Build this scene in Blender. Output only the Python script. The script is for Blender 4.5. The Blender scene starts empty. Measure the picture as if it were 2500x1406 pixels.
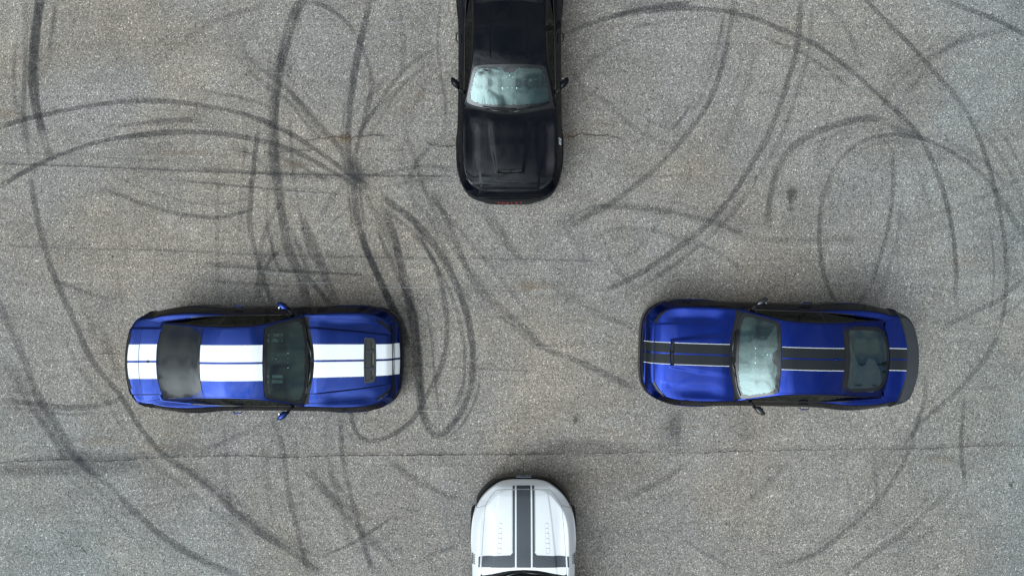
import bpy, math, random
import numpy as np

random.seed(7)
np.random.seed(7)
R = math.radians
S = bpy.context.scene
COL = S.collection

# ---------------------------------------------------------------- camera
CAM_H = 12.8
cam_d = bpy.data.cameras.new('camera')
cam = bpy.data.objects.new('camera', cam_d)
COL.objects.link(cam)
cam.location = (0, 0, CAM_H)
cam.rotation_euler = (0, 0, 0)
cam_d.sensor_width = 36.0
cam_d.lens = 24.0
cam_d.clip_start = 0.1
cam_d.clip_end = 2000
S.camera = cam

# ---------------------------------------------------------------- world
SUN_AZ = math.atan2(-0.74, -0.67)      # direction towards the sun in the ground plane
SUN_EL = R(47)
w = bpy.data.worlds.new('World')
S.world = w
w.use_nodes = True
nt = w.node_tree
nt.nodes.clear()
def N(t, kind, **kw):
    n = t.nodes.new(kind)
    for k, v in kw.items():
        setattr(n, k, v)
    return n
out = N(nt, 'ShaderNodeOutputWorld')
sky = N(nt, 'ShaderNodeTexSky', sky_type='NISHITA')
sky.sun_disc = False
sky.sun_elevation = SUN_EL
sky.sun_rotation = math.pi / 2 - SUN_AZ
bg1 = N(nt, 'ShaderNodeBackground'); bg1.inputs[1].default_value = 0.10
nt.links.new(sky.outputs[0], bg1.inputs[0])
tc = N(nt, 'ShaderNodeTexCoord')
mp = N(nt, 'ShaderNodeMapping'); mp.inputs['Scale'].default_value = (1.0, 1.0, 1.6)
nt.links.new(tc.outputs['Generated'], mp.inputs[0])
n1 = N(nt, 'ShaderNodeTexNoise'); n1.inputs['Scale'].default_value = 3.1; n1.inputs['Detail'].default_value = 9; n1.inputs['Roughness'].default_value = 0.62; n1.inputs['Distortion'].default_value = 0.5
nt.links.new(mp.outputs[0], n1.inputs['Vector'])
cov = N(nt, 'ShaderNodeMapRange'); cov.inputs[1].default_value = 0.36; cov.inputs[2].default_value = 0.52
nt.links.new(n1.outputs[0], cov.inputs[0])
n2 = N(nt, 'ShaderNodeTexNoise'); n2.inputs['Scale'].default_value = 3.4; n2.inputs['Detail'].default_value = 9; n2.inputs['Roughness'].default_value = 0.62; n2.inputs['Distortion'].default_value = 0.6
mp2 = N(nt, 'ShaderNodeMapping'); mp2.inputs['Location'].default_value = (3.3, 1.7, 0.4)
nt.links.new(tc.outputs['Generated'], mp2.inputs[0]); nt.links.new(mp2.outputs[0], n2.inputs['Vector'])
cb = N(nt, 'ShaderNodeMapRange'); cb.inputs[1].default_value = 0.36; cb.inputs[2].default_value = 0.64; cb.inputs[3].default_value = 0.60; cb.inputs[4].default_value = 1.18
nt.links.new(n2.outputs[0], cb.inputs[0])
# cloud cover is brightest round the hidden sun and falls off away from it
sd = (math.cos(SUN_EL) * math.cos(SUN_AZ), math.cos(SUN_EL) * math.sin(SUN_AZ), math.sin(SUN_EL))
dot = N(nt, 'ShaderNodeVectorMath', operation='DOT_PRODUCT'); dot.inputs[1].default_value = sd
nt.links.new(tc.outputs['Generated'], dot.inputs[0])
def M2(op, a, b):
    q = N(nt, 'ShaderNodeMath', operation=op)
    for i, v in enumerate((a, b)):
        if isinstance(v, (int, float)): q.inputs[i].default_value = v
        elif v is not None: nt.links.new(v, q.inputs[i])
    return q.outputs[0]
lobe = M2('EXPONENT', M2('MULTIPLY', M2('SUBTRACT', dot.outputs['Value'], 1.0), 10.0), None)
gl_out = M2('ADD', M2('MULTIPLY', lobe, 12.3), 0.40)
mul = N(nt, 'ShaderNodeMath', operation='MULTIPLY')
nt.links.new(cb.outputs[0], mul.inputs[0]); nt.links.new(gl_out, mul.inputs[1])
bg2 = N(nt, 'ShaderNodeBackground'); bg2.inputs[0].default_value = (0.83, 0.94, 1.0, 1)
nt.links.new(mul.outputs[0], bg2.inputs[1])
mx = N(nt, 'ShaderNodeMixShader')
nt.links.new(cov.outputs[0], mx.inputs[0]); nt.links.new(bg1.outputs[0], mx.inputs[1]); nt.links.new(bg2.outputs[0], mx.inputs[2])
nt.links.new(mx.outputs[0], out.inputs[0])

sun_d = bpy.data.lights.new('sun', 'SUN')
sun_d.energy = 0.5
sun_d.angle = R(175)
sun_d.color = (1.0, 0.975, 0.93)
sun = bpy.data.objects.new('sun', sun_d)
COL.objects.link(sun)
sun.location = (-10, -20, 30)
sun.rotation_euler = (math.pi / 2 - SUN_EL, 0, SUN_AZ + math.pi / 2)

S.view_settings.view_transform = 'Standard'
S.view_settings.look = 'None'
S.view_settings.exposure = 0.0
S.view_settings.gamma = 1.0
S.view_settings.use_curve_mapping = False
S.cycles.transparent_max_bounces = 24
S.cycles.max_bounces = 6
S.cycles.use_denoising = True
S.cycles.denoiser = 'OPENIMAGEDENOISE'
S.cycles.denoising_input_passes = 'RGB_ALBEDO_NORMAL'
S.cycles.denoising_prefilter = 'ACCURATE'

# ---------------------------------------------------------------- helpers
def link(o, parent=None, **props):
    COL.objects.link(o)
    if parent is not None:
        o.parent = parent
    for k, v in props.items():
        o[k] = v
    return o

def mesh_np(name, V, F, mat, parent=None, smooth=True, attr=None, **props):
    """V (n,3) array, F list/array of faces (all quads array or list of tuples)."""
    me = bpy.data.meshes.new(name)
    V = np.asarray(V, dtype=np.float32)
    if isinstance(F, np.ndarray):
        k = F.shape[1]
        me.vertices.add(len(V)); me.vertices.foreach_set('co', V.ravel())
        me.loops.add(F.size); me.loops.foreach_set('vertex_index', F.ravel().astype(np.int32))
        me.polygons.add(len(F)); me.polygons.foreach_set('loop_start', np.arange(0, F.size, k, dtype=np.int32))
        me.polygons.foreach_set('loop_total', np.full(len(F), k, dtype=np.int32))
        me.update(calc_edges=True); me.validate()
    else:
        me.from_pydata([tuple(map(float, v)) for v in V], [], [tuple(f) for f in F])
        me.update()
    if smooth:
        me.polygons.foreach_set('use_smooth', np.ones(len(me.polygons), dtype=bool))
    if attr is not None:
        a = me.attributes.new('fade', 'FLOAT', 'POINT')
        a.data.foreach_set('value', np.asarray(attr, dtype=np.float32))
    me.materials.append(mat)
    return link(bpy.data.objects.new(name, me), parent, **props)

class MB:
    def __init__(s): s.V = []; s.F = []
    def add(s, V, F):
        b = len(s.V); s.V += [tuple(v) for v in V]; s.F += [tuple(i + b for i in f) for f in F]
    def box(s, c, d, rz=0.0, ry=0.0, rx=0.0, taper=1.0):
        x, y, z = [k / 2 for k in d]
        P = [(-x, -y, -z), (x, -y, -z), (x, y, -z), (-x, y, -z), (-x*taper, -y*taper, z), (x*taper, -y*taper, z), (x*taper, y*taper, z), (-x*taper, y*taper, z)]
        Q = []
        for p in P:
            a, b_, c_ = p
            a, c_ = a * math.cos(ry) + c_ * math.sin(ry), -a * math.sin(ry) + c_ * math.cos(ry)
            b_, c_ = b_ * math.cos(rx) - c_ * math.sin(rx), b_ * math.sin(rx) + c_ * math.cos(rx)
            a, b_ = a * math.cos(rz) - b_ * math.sin(rz), a * math.sin(rz) + b_ * math.cos(rz)
            Q.append((a + c[0], b_ + c[1], c_ + c[2]))
        s.add(Q, [(0, 3, 2, 1), (4, 5, 6, 7), (0, 1, 5, 4), (1, 2, 6, 5), (2, 3, 7, 6), (3, 0, 4, 7)])
        return s
    def tube(s, pts, r, n=8):
        pts = [np.array(p, float) for p in pts]
        rs = r if isinstance(r, (list, tuple)) else [r] * len(pts)
        V = []; F = []
        for i, p in enumerate(pts):
            t = pts[min(i + 1, len(pts) - 1)] - pts[max(i - 1, 0)]
            t /= np.linalg.norm(t) + 1e-9
            u = np.cross(t, (0, 0, 1.0)); 
            if np.linalg.norm(u) < 1e-3: u = np.cross(t, (1.0, 0, 0))
            u /= np.linalg.norm(u); v = np.cross(u, t)
            for k in range(n):
                a = 2 * math.pi * k / n
                V.append(p + rs[i] * (u * math.cos(a) + v * math.sin(a)))
        for i in range(len(pts) - 1):
            for k in range(n):
                F.append((i*n + k, i*n + (k+1) % n, (i+1)*n + (k+1) % n, (i+1)*n + k))
        F.append(tuple(range(n))[::-1]); F.append(tuple((len(pts)-1)*n + k for k in range(n)))
        s.add(V, F); return s
    def lathe_y(s, prof, c, n=40):
        """profile of (radius, y) revolved about the y axis through c"""
        V = []; F = []; m = len(prof)
        for k in range(n):
            a = 2 * math.pi * k / n
            for r, y in prof:
                V.append((c[0] + r * math.cos(a), c[1] + y, c[2] + r * math.sin(a)))
        for k in range(n):
            for j in range(m - 1):
                F.append((k*m + j, k*m + j+1, ((k+1) % n)*m + j+1, ((k+1) % n)*m + j))
        s.add(V, F); return s
    def dome(s, c, r, h, n=16, m=5):
        V = []; F = []
        for j in range(m):
            a = math.pi / 2 * j / (m - 1) * 0.96
            for k in range(n):
                b = 2 * math.pi * k / n
                V.append((c[0] + r * math.cos(a) * math.cos(b), c[1] + r * math.cos(a) * math.sin(b), c[2] + h * math.sin(a)))
        for j in range(m - 1):
            for k in range(n):
                F.append((j*n + k, j*n + (k+1) % n, (j+1)*n + (k+1) % n, (j+1)*n + k))
        F.append(tuple((m-1)*n + k for k in range(n)))
        s.add(V, F); return s
    def build(s, name, mat, parent=None, smooth=False, **props):
        return mesh_np(name, s.V, s.F, mat, parent, smooth, **props)

# ---------------------------------------------------------------- materials
def mat(name, color, rough=0.5, metal=0.0, coat=0.0, spec=0.5, coat_rough=0.03, noise=0.0, nscale=20.0, bump=0.0):
    m = bpy.data.materials.new(name); m.use_nodes = True
    t = m.node_tree; b = t.nodes['Principled BSDF']
    b.inputs['Base Color'].default_value = (*color, 1)
    b.inputs['Roughness'].default_value = rough
    b.inputs['Metallic'].default_value = metal
    b.inputs['Coat Weight'].default_value = coat
    b.inputs['Coat Roughness'].default_value = coat_rough
    if coat >= .65: b.inputs['Coat IOR'].default_value = 1.33
    b.inputs['Specular IOR Level'].default_value = spec
    tcn = N(t, 'ShaderNodeTexCoord')
    nz = N(t, 'ShaderNodeTexNoise'); nz.inputs['Scale'].default_value = nscale; nz.inputs['Detail'].default_value = 6
    t.links.new(tcn.outputs['Object'], nz.inputs['Vector'])
    mr = N(t, 'ShaderNodeMapRange'); mr.inputs[1].default_value = 0.3; mr.inputs[2].default_value = 0.7
    mr.inputs[3].default_value = 1 - noise; mr.inputs[4].default_value = 1 + noise
    t.links.new(nz.outputs[0], mr.inputs[0])
    vm = N(t, 'ShaderNodeVectorMath', operation='SCALE'); vm.inputs[0].default_value = color
    t.links.new(mr.outputs[0], vm.inputs['Scale']); t.links.new(vm.outputs[0], b.inputs['Base Color'])
    if bump:
        bp = N(t, 'ShaderNodeBump'); bp.inputs['Strength'].default_value = bump; bp.inputs['Distance'].default_value = 0.01
        t.links.new(nz.outputs[0], bp.inputs['Height']); t.links.new(bp.outputs[0], b.inputs['Normal'])
    return m

M = {}
def mat_flake(name, face, edge, rough):
    # metallic flake paint: the flakes lie flat, so the colour drops off at a slant (flop)
    m = mat(name, face, rough, 0.9, 0.66, noise=0.05, nscale=3)
    t = m.node_tree; b = t.nodes['Principled BSDF']; b.inputs['Specular Tint'].default_value = (.10, .12, .20, 1); src = b.inputs['Base Color'].links[0].from_socket
    lw = N(t, 'ShaderNodeLayerWeight'); lw.inputs[0].default_value = 0.5
    q = N(t, 'ShaderNodeMapRange', interpolation_type='SMOOTHSTEP'); q.inputs[1].default_value = 0.10; q.inputs[2].default_value = 0.62
    t.links.new(lw.outputs['Facing'], q.inputs[0])
    x = N(t, 'ShaderNodeMix', data_type='RGBA'); x.inputs[7].default_value = (*edge, 1)
    t.links.new(q.outputs[0], x.inputs[0]); t.links.new(src, x.inputs[6]); t.links.new(x.outputs[2], b.inputs['Base Color'])
    return m
M['blue'] = mat_flake('blue_paint', (0.0075, 0.024, 0.150), (0.001, 0.0015, 0.012), 0.27)
M['blue_deep'] = mat_flake('deep_blue_paint', (0.0045, 0.0205, 0.185), (0.001, 0.0015, 0.012), 0.27)
M['black'] = mat('black_paint', (0.0022, 0.0030, 0.0050), 0.4, 0.0, 0.651, spec=0.0, noise=0.1, nscale=4)
M['white'] = mat('white_paint', (0.73, 0.74, 0.75), 0.35, 0.0, 0.8, noise=0.015, nscale=3)
M['stripe_white'] = mat('white_vinyl', (0.74, 0.75, 0.76), 0.3, 0, 0.6, noise=0.01)
M['stripe_dark'] = mat('charcoal_vinyl', (0.009, 0.0115, 0.0135), 0.5, 0, 0.0, spec=0.2, noise=0.08)
M['stripe_grey'] = mat('grey_vinyl', (0.050, 0.058, 0.068), 0.5, 0.2, 0.1, noise=0.05)
M['gloss_black'] = mat('gloss_black', (0.006, 0.006, 0.007), 0.12, 0, 0.6)
M['frit'] = mat('frit_black', (0.008, 0.009, 0.010), 0.10, 0, 0.0, spec=0.4)
M['matte'] = mat('matte_black_plastic', (0.006, 0.0062, 0.0065), 0.6, spec=0.3, noise=0.15, nscale=30)
M['vent'] = mat('vent_plastic', (0.019, 0.021, 0.025), 0.5, noise=0.1, nscale=30)
M['vent_dark'] = mat('vent_dark', (0.014, 0.016, 0.019), 0.45, noise=0.1, nscale=30)
M['spoiler'] = mat('spoiler_grey', (0.009, 0.012, 0.015), 0.4, 0, 0.1, noise=0.2, nscale=4)
M['rubber'] = mat('tyre_rubber', (0.012, 0.012, 0.012), 0.8, noise=0.2, nscale=60)
M['rim'] = mat('dark_alloy', (0.06, 0.06, 0.065), 0.3, 0.9)
M['chrome'] = mat('chrome', (0.75, 0.76, 0.76), 0.12, 1.0)
M['cabin'] = mat('cabin_plastic', (0.060, 0.064, 0.064), 0.6, noise=0.2, nscale=8)
M['seat'] = mat('seat_leather', (0.035, 0.037, 0.037), 0.5, noise=0.2, nscale=12)
M['seat_stripe'] = mat('seat_stripe', (0.75, 0.75, 0.70), 0.6)
M['rear_mesh'] = mat('window_mesh_tint', (0.004, 0.0055, 0.006), 0.09, 0, 0.0, spec=0.48, noise=0.25, nscale=2.5)
M['red'] = mat('red_letters', (0.40, 0.012, 0.02), 0.4)
M['lamp_red'] = mat('tail_lamp_red', (0.25, 0.01, 0.01), 0.15, 0, 1)
M['decal_white'] = mat('decal_white', (0.75, 0.78, 0.82), 0.4)
M['gap'] = mat('panel_gap', (0.004, 0.004, 0.004), 0.9)
M['lamp'] = mat('lamp_glass', (0.005, 0.006, 0.007), 0.08, 0, 0.0, spec=0.35)
M['plate'] = mat('plate_grey', (0.20, 0.23, 0.27), 0.4, noise=0.5, nscale=70)

def mat_mesh():
    m = mat('honeycomb_mesh', (0.05, 0.045, 0.03), 0.5)
    t = m.node_tree; b = t.nodes['Principled BSDF']
    tcn = N(t, 'ShaderNodeTexCoord'); v = N(t, 'ShaderNodeTexVoronoi', feature='DISTANCE_TO_EDGE'); v.inputs['Scale'].default_value = 110
    v.inputs['Randomness'].default_value = 0.2
    t.links.new(tcn.outputs['Object'], v.inputs['Vector'])
    cr = N(t, 'ShaderNodeValToRGB'); cr.color_ramp.elements[0].color = (0.20, 0.18, 0.12, 1); cr.color_ramp.elements[0].position = 0.15
    cr.color_ramp.elements[1].color = (0.01, 0.01, 0.01, 1); cr.color_ramp.elements[1].position = 0.3
    t.links.new(v.outputs['Distance'], cr.inputs[0]); t.links.new(cr.outputs[0], b.inputs['Base Color'])
    return m
M['mesh'] = mat_mesh()

def mat_glass(name, tint, ior, refl=(0.76, 0.96, 0.93)):
    m = bpy.data.materials.new(name); m.use_nodes = True
    t = m.node_tree; t.nodes.clear()
    o = N(t, 'ShaderNodeOutputMaterial'); mxs = N(t, 'ShaderNodeMixShader')
    tr = N(t, 'ShaderNodeBsdfTransparent'); tr.inputs[0].default_value = (*tint, 1)
    gsy = N(t, 'ShaderNodeBsdfGlossy'); gsy.inputs['Roughness'].default_value = 0.015; gsy.inputs[0].default_value = (*refl, 1)
    fr = N(t, 'ShaderNodeFresnel'); fr.inputs[0].default_value = ior
    t.links.new(fr.outputs[0], mxs.inputs[0]); t.links.new(tr.outputs[0], mxs.inputs[1]); t.links.new(gsy.outputs[0], mxs.inputs[2])
    t.links.new(mxs.outputs[0], o.inputs[0])
    return m
M['glass'] = mat_glass('tinted_windshield_glass', (0.72, 0.97, 0.95), 1.72)
M['glass_side'] = mat_glass('dark_side_glass', (0.008, 0.011, 0.009), 1.42, (.35, .40, .38))
M['glass_rear'] = mat_glass('dark_rear_glass', (0.40, 0.62, 0.62), 2.2)

def mat_asphalt():
    m = bpy.data.materials.new('asphalt'); m.use_nodes = True
    t = m.node_tree; b = t.nodes['Principled BSDF']; L = t.links.new
    tcn = N(t, 'ShaderNodeTexCoord'); P = tcn.outputs['Object']
    def noise(scale, det=5, rough=0.55, dist=0.0, vec=None):
        n = N(t, 'ShaderNodeTexNoise'); n.inputs['Scale'].default_value = scale; n.inputs['Detail'].default_value = det
        n.inputs['Roughness'].default_value = rough; n.inputs['Distortion'].default_value = dist
        L(vec if vec else P, n.inputs['Vector']); return n.outputs[0]
    def mr(x, a, b_, c, d):
        q = N(t, 'ShaderNodeMapRange'); q.inputs[1].default_value = a; q.inputs[2].default_value = b_; q.inputs[3].default_value = c; q.inputs[4].default_value = d
        L(x, q.inputs[0]); return q.outputs[0]
    def mth(op, x, y):
        q = N(t, 'ShaderNodeMath', operation=op)
        for i, v in enumerate((x, y)):
            if isinstance(v, float): q.inputs[i].default_value = v
            else: L(v, q.inputs[i])
        return q.outputs[0]
    vo = N(t, 'ShaderNodeTexVoronoi'); vo.inputs['Scale'].default_value = 74; L(P, vo.inputs['Vector'])
    sep = N(t, 'ShaderNodeSeparateColor'); L(vo.outputs['Color'], sep.inputs[0])
    stone = mr(sep.outputs[0], 0.0, 1.0, 0.52, 1.52)
    bright = mr(sep.outputs[1], 0.93, 0.95, 1.0, 2.3)
    darkp = mr(sep.outputs[2], 0.90, 0.93, 1.0, 0.35)
    mid = mr(noise(30, 3, 0.7), 0.3, 0.7, 0.86, 1.14)
    f = mth('MULTIPLY', mth('MULTIPLY', stone, bright), mth('MULTIPLY', darkp, mid))
    big = mr(noise(0.42, 7, 0.62, 0.8), 0.32, 0.68, 0.84, 1.13)
    med = mr(noise(2.1, 6, 0.62, 0.3), 0.3, 0.7, 0.90, 1.10)
    # faint roller streaks along x
    mpn = N(t, 'ShaderNodeMapping'); mpn.inputs['Scale'].default_value = (0.22, 9.0, 1); L(P, mpn.inputs[0])
    streak = mr(noise(1.3, 5, 0.6, 0.0, mpn.outputs[0]), 0.3, 0.7, 0.91, 1.08)
    f = mth('MULTIPLY', f, mth('MULTIPLY', big, mth('MULTIPLY', med, streak)))
    hue = N(t, 'ShaderNodeMix', data_type='RGBA')
    hue.inputs[6].default_value = (0.203, 0.191, 0.177, 1); hue.inputs[7].default_value = (0.214, 0.187, 0.156, 1)
    L(mr(noise(0.33, 4, 0.55, 0.4), 0.38, 0.62, 0.0, 1.0), hue.inputs[0])
    # lens tint put into the asphalt colour: cooler, greener towards east and south-west
    sx = N(t, 'ShaderNodeSeparateXYZ'); L(P, sx.inputs[0])
    e1 = mr(sx.outputs[0], 4.5, 11.0, 0.0, 1.0)
    e2 = mr(mth('ADD', mth('MULTIPLY', sx.outputs[0], -0.6), mth('MULTIPLY', sx.outputs[1], -1.0)), 6.0, 11.0, 0.0, 0.9)
    ee = mth('MULTIPLY', mth('MAXIMUM', e1, e2), mr(noise(0.5, 4, 0.6), 0.3, 0.6, 0.55, 1.0))
    cool = N(t, 'ShaderNodeMix', data_type='RGBA'); cool.inputs[7].default_value = (0.180, 0.192, 0.184, 1)
    L(ee, cool.inputs[0]); L(hue.outputs[2], cool.inputs[6]); hue = cool
    warm = N(t, 'ShaderNodeMix', data_type='RGBA'); warm.inputs[7].default_value = (0.27, 0.205, 0.135, 1)
    L(mr(sep.outputs[2], 0.0, 0.22, 0.40, 0.0), warm.inputs[0]); L(hue.outputs[2], warm.inputs[6])
    sc = N(t, 'ShaderNodeVectorMath', operation='SCALE'); L(warm.outputs[2], sc.inputs[0]); L(f, sc.inputs['Scale'])
    L(sc.outputs[0], b.inputs['Base Color'])
    b.inputs['Roughness'].default_value = 0.85
    b.inputs['Specular IOR Level'].default_value = 0.3
    bp = N(t, 'ShaderNodeBump'); bp.inputs['Strength'].default_value = 0.5; bp.inputs['Distance'].default_value = 0.004
    L(vo.outputs['Distance'], bp.inputs['Height']); bp.invert = True
    L(bp.outputs[0], b.inputs['Normal'])
    return m
M['asphalt'] = mat_asphalt()

def mat_mark(name, color, gain, grain=0.5, streak=0.35):
    """thin layer on the asphalt: coverage = vertex 'fade' x stone grain x drag streaks"""
    m = bpy.data.materials.new(name); m.use_nodes = True
    t = m.node_tree; b = t.nodes['Principled BSDF']; L = t.links.new
    b.inputs['Base Color'].default_value = (*color, 1); b.inputs['Roughness'].default_value = 0.8; b.inputs['Specular IOR Level'].default_value = 0.2
    at = N(t, 'ShaderNodeAttribute'); at.attribute_name = 'fade'
    tcn = N(t, 'ShaderNodeTexCoord')
    vo = N(t, 'ShaderNodeTexVoronoi'); vo.inputs['Scale'].default_value = 62; L(tcn.outputs['Object'], vo.inputs['Vector'])
    sep = N(t, 'ShaderNodeSeparateColor'); L(vo.outputs['Color'], sep.inputs[0])
    g = N(t, 'ShaderNodeMapRange'); g.inputs[3].default_value = 1 + grain; g.inputs[4].default_value = 1 - grain
    L(sep.outputs[0], g.inputs[0])
    nz = N(t, 'ShaderNodeTexNoise'); nz.inputs['Scale'].default_value = 5.0; nz.inputs['Detail'].default_value = 7; nz.inputs['Roughness'].default_value = 0.7
    L(tcn.outputs['Object'], nz.inputs['Vector'])
    s = N(t, 'ShaderNodeMapRange'); s.inputs[1].default_value = 0.3; s.inputs[2].default_value = 0.7; s.inputs[3].default_value = 1 - streak * 1.5; s.inputs[4].default_value = 1 + streak
    L(nz.outputs[0], s.inputs[0])
    m1 = N(t, 'ShaderNodeMath', operation='MULTIPLY'); L(g.outputs[0], m1.inputs[0]); L(s.outputs[0], m1.inputs[1])
    m2 = N(t, 'ShaderNodeMath', operation='MULTIPLY', use_clamp=True); L(m1.outputs[0], m2.inputs[0]); L(at.outputs['Fac'], m2.inputs[1])
    m3 = N(t, 'ShaderNodeMath', operation='MULTIPLY', use_clamp=True); L(m2.outputs[0], m3.inputs[0]); m3.inputs[1].default_value = gain
    L(m3.outputs[0], b.inputs['Alpha'])
    return m
M['skid'] = mat_mark('tyre_rubber_mark', (0.030, 0.031, 0.035), 0.80, 0.35, 0.28)
M['crack'] = mat_mark('crack_dark', (0.012, 0.011, 0.010), 1.0, 0.3, 0.5)
M['pale'] = mat_mark('pale_scrape', (0.42, 0.42, 0.41), 0.8, 0.4, 0.5)
M['rust'] = mat_mark('rust_stain', (0.22, 0.14, 0.075), 0.6, 0.5, 0.6)
M['oil'] = mat_mark('oil_stain', (0.045, 0.040, 0.034), 0.9, 0.3, 0.2)
M['grime'] = mat_mark('grime_stain', (0.055, 0.055, 0.058), 0.8, 0.5, 0.4)

# ---------------------------------------------------------------- ground
g = mesh_np('asphalt_ground', [(-300, -300, 0), (300, -300, 0), (300, 300, 0), (-300, 300, 0)], [(0, 1, 2, 3)], M['asphalt'], smooth=False,
            kind='structure', label='weathered grey asphalt lot covered in curved tyre marks')
ground = g

def P2(px, py, z=0.0):
    s = (CAM_H - z) / 1666.667
    return np.array([(px - 1250) * s, (703 - py) * s])

def spline(pts, step):
    pts = np.array(pts, float)
    if len(pts) < 3:
        n = max(2, int(np.linalg.norm(pts[1] - pts[0]) / step)); tt = np.linspace(0, 1, n)[:, None]
        return pts[0] * (1 - tt) + pts[1] * tt
    ext = np.vstack([2 * pts[0] - pts[1], pts, 2 * pts[-1] - pts[-2]])
    o = []
    for i in range(1, len(ext) - 2):
        p0, p1, p2, p3 = ext[i-1:i+3]
        n = max(2, int(np.linalg.norm(p2 - p1) / step))
        for k in range(n):
            u = k / n
            o.append(0.5 * ((2*p1) + (-p0 + p2)*u + (2*p0 - 5*p1 + 4*p2 - p3)*u*u + (-p0 + 3*p1 - 3*p2 + p3)*u**3))
    o.append(ext[-2]); return np.array(o)

LAYER = [0.004]
def ribbon(name, pxpts, wpx, s, m, jitter=0.0, fade_ends=0.5, step=0.06, soft=0.55):
    c = spline([P2(*p) for p in pxpts], step)
    if jitter:
        k = np.random.randn(len(c)) * jitter
        k = k * 0.7 + np.roll(k, 1) * 0.3
        t0 = np.gradient(c, axis=0); t0 /= np.linalg.norm(t0, axis=1)[:, None] + 1e-9
        c = c + np.stack([-t0[:, 1], t0[:, 0]], 1) * k[:, None]
    t = np.gradient(c, axis=0); t /= np.linalg.norm(t, axis=1)[:, None] + 1e-9
    nrm = np.stack([-t[:, 1], t[:, 0]], 1)
    wd = wpx * CAM_H / 1666.667
    n = len(c); L = np.concatenate([[0], np.cumsum(np.linalg.norm(np.diff(c, axis=0), axis=1))])
    ww = wd * (1 + 0.12 * np.interp(L, np.arange(0, L[-1] + 1, 0.6), np.random.randn(len(np.arange(0, L[-1] + 1, 0.6)))))
    prof_x = [-0.66, -0.46, -0.24, 0.0, 0.24, 0.46, 0.66]; prof_a = [0, 0.72, 0.98, soft + 0.32, 0.98, 0.72, 0]
    st = np.interp(L, np.arange(0, L[-1] + 1, 0.7), np.clip(1 + 0.16 * np.random.randn(len(np.arange(0, L[-1] + 1, 0.7))), .6, 1.4))
    fe = np.clip(np.minimum(L, L[-1] - L) / max(fade_ends, 1e-3), 0, 1) if fade_ends else np.ones(n)
    z = LAYER[0]; LAYER[0] += 0.0002
    V = []; A = []
    for x, a in zip(prof_x, prof_a):
        q = c + nrm * (ww * x)[:, None]
        V.append(np.column_stack([q, np.full(n, z)])); A.append(np.clip(a * s * st * fe, 0, 1))
    V = np.concatenate(V); A = np.concatenate(A)
    i = np.arange(n - 1); F = []
    for k in range(6):
        F.append(np.stack([k*n + i, k*n + i + 1, (k+1)*n + i + 1, (k+1)*n + i], 1))
    F = np.concatenate(F)[:, ::-1]
    return mesh_np(name, V, F.copy(), m, ground, False, A)

def blob(name, px, py, rx, ry, s, m, rot=0.0):
    c = P2(px, py); k = CAM_H / 1666.667; z = LAYER[0]; LAYER[0] += 0.0002
    V = [(*c, z)]; A = [s]; n = 28; rad = 1 + 0.16 * np.random.randn(n); rad = (rad + np.roll(rad, 1) + np.roll(rad, -1)) / 3
    rings = [(0.5, 0.95), (0.8, 0.55), (1.15, 0.0)]
    for f, a in rings:
        for j in range(n):
            th = 2 * math.pi * j / n; x = math.cos(th) * rx * f * rad[j]; y = math.sin(th) * ry * f * rad[j]
            x, y = x * math.cos(rot) - y * math.sin(rot), x * math.sin(rot) + y * math.cos(rot)
            V.append((c[0] + x * k, c[1] + y * k, z)); A.append(a * s)
    F = [(0, 1 + j, 1 + (j + 1) % n) for j in range(n)]
    for r in range(2):
        for j in range(n):
            F.append((1 + r*n + j, 1 + (r+1)*n + j, 1 + (r+1)*n + (j+1) % n, 1 + r*n + (j+1) % n))
    return mesh_np(name, V, F, m, ground, False, A)

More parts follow.
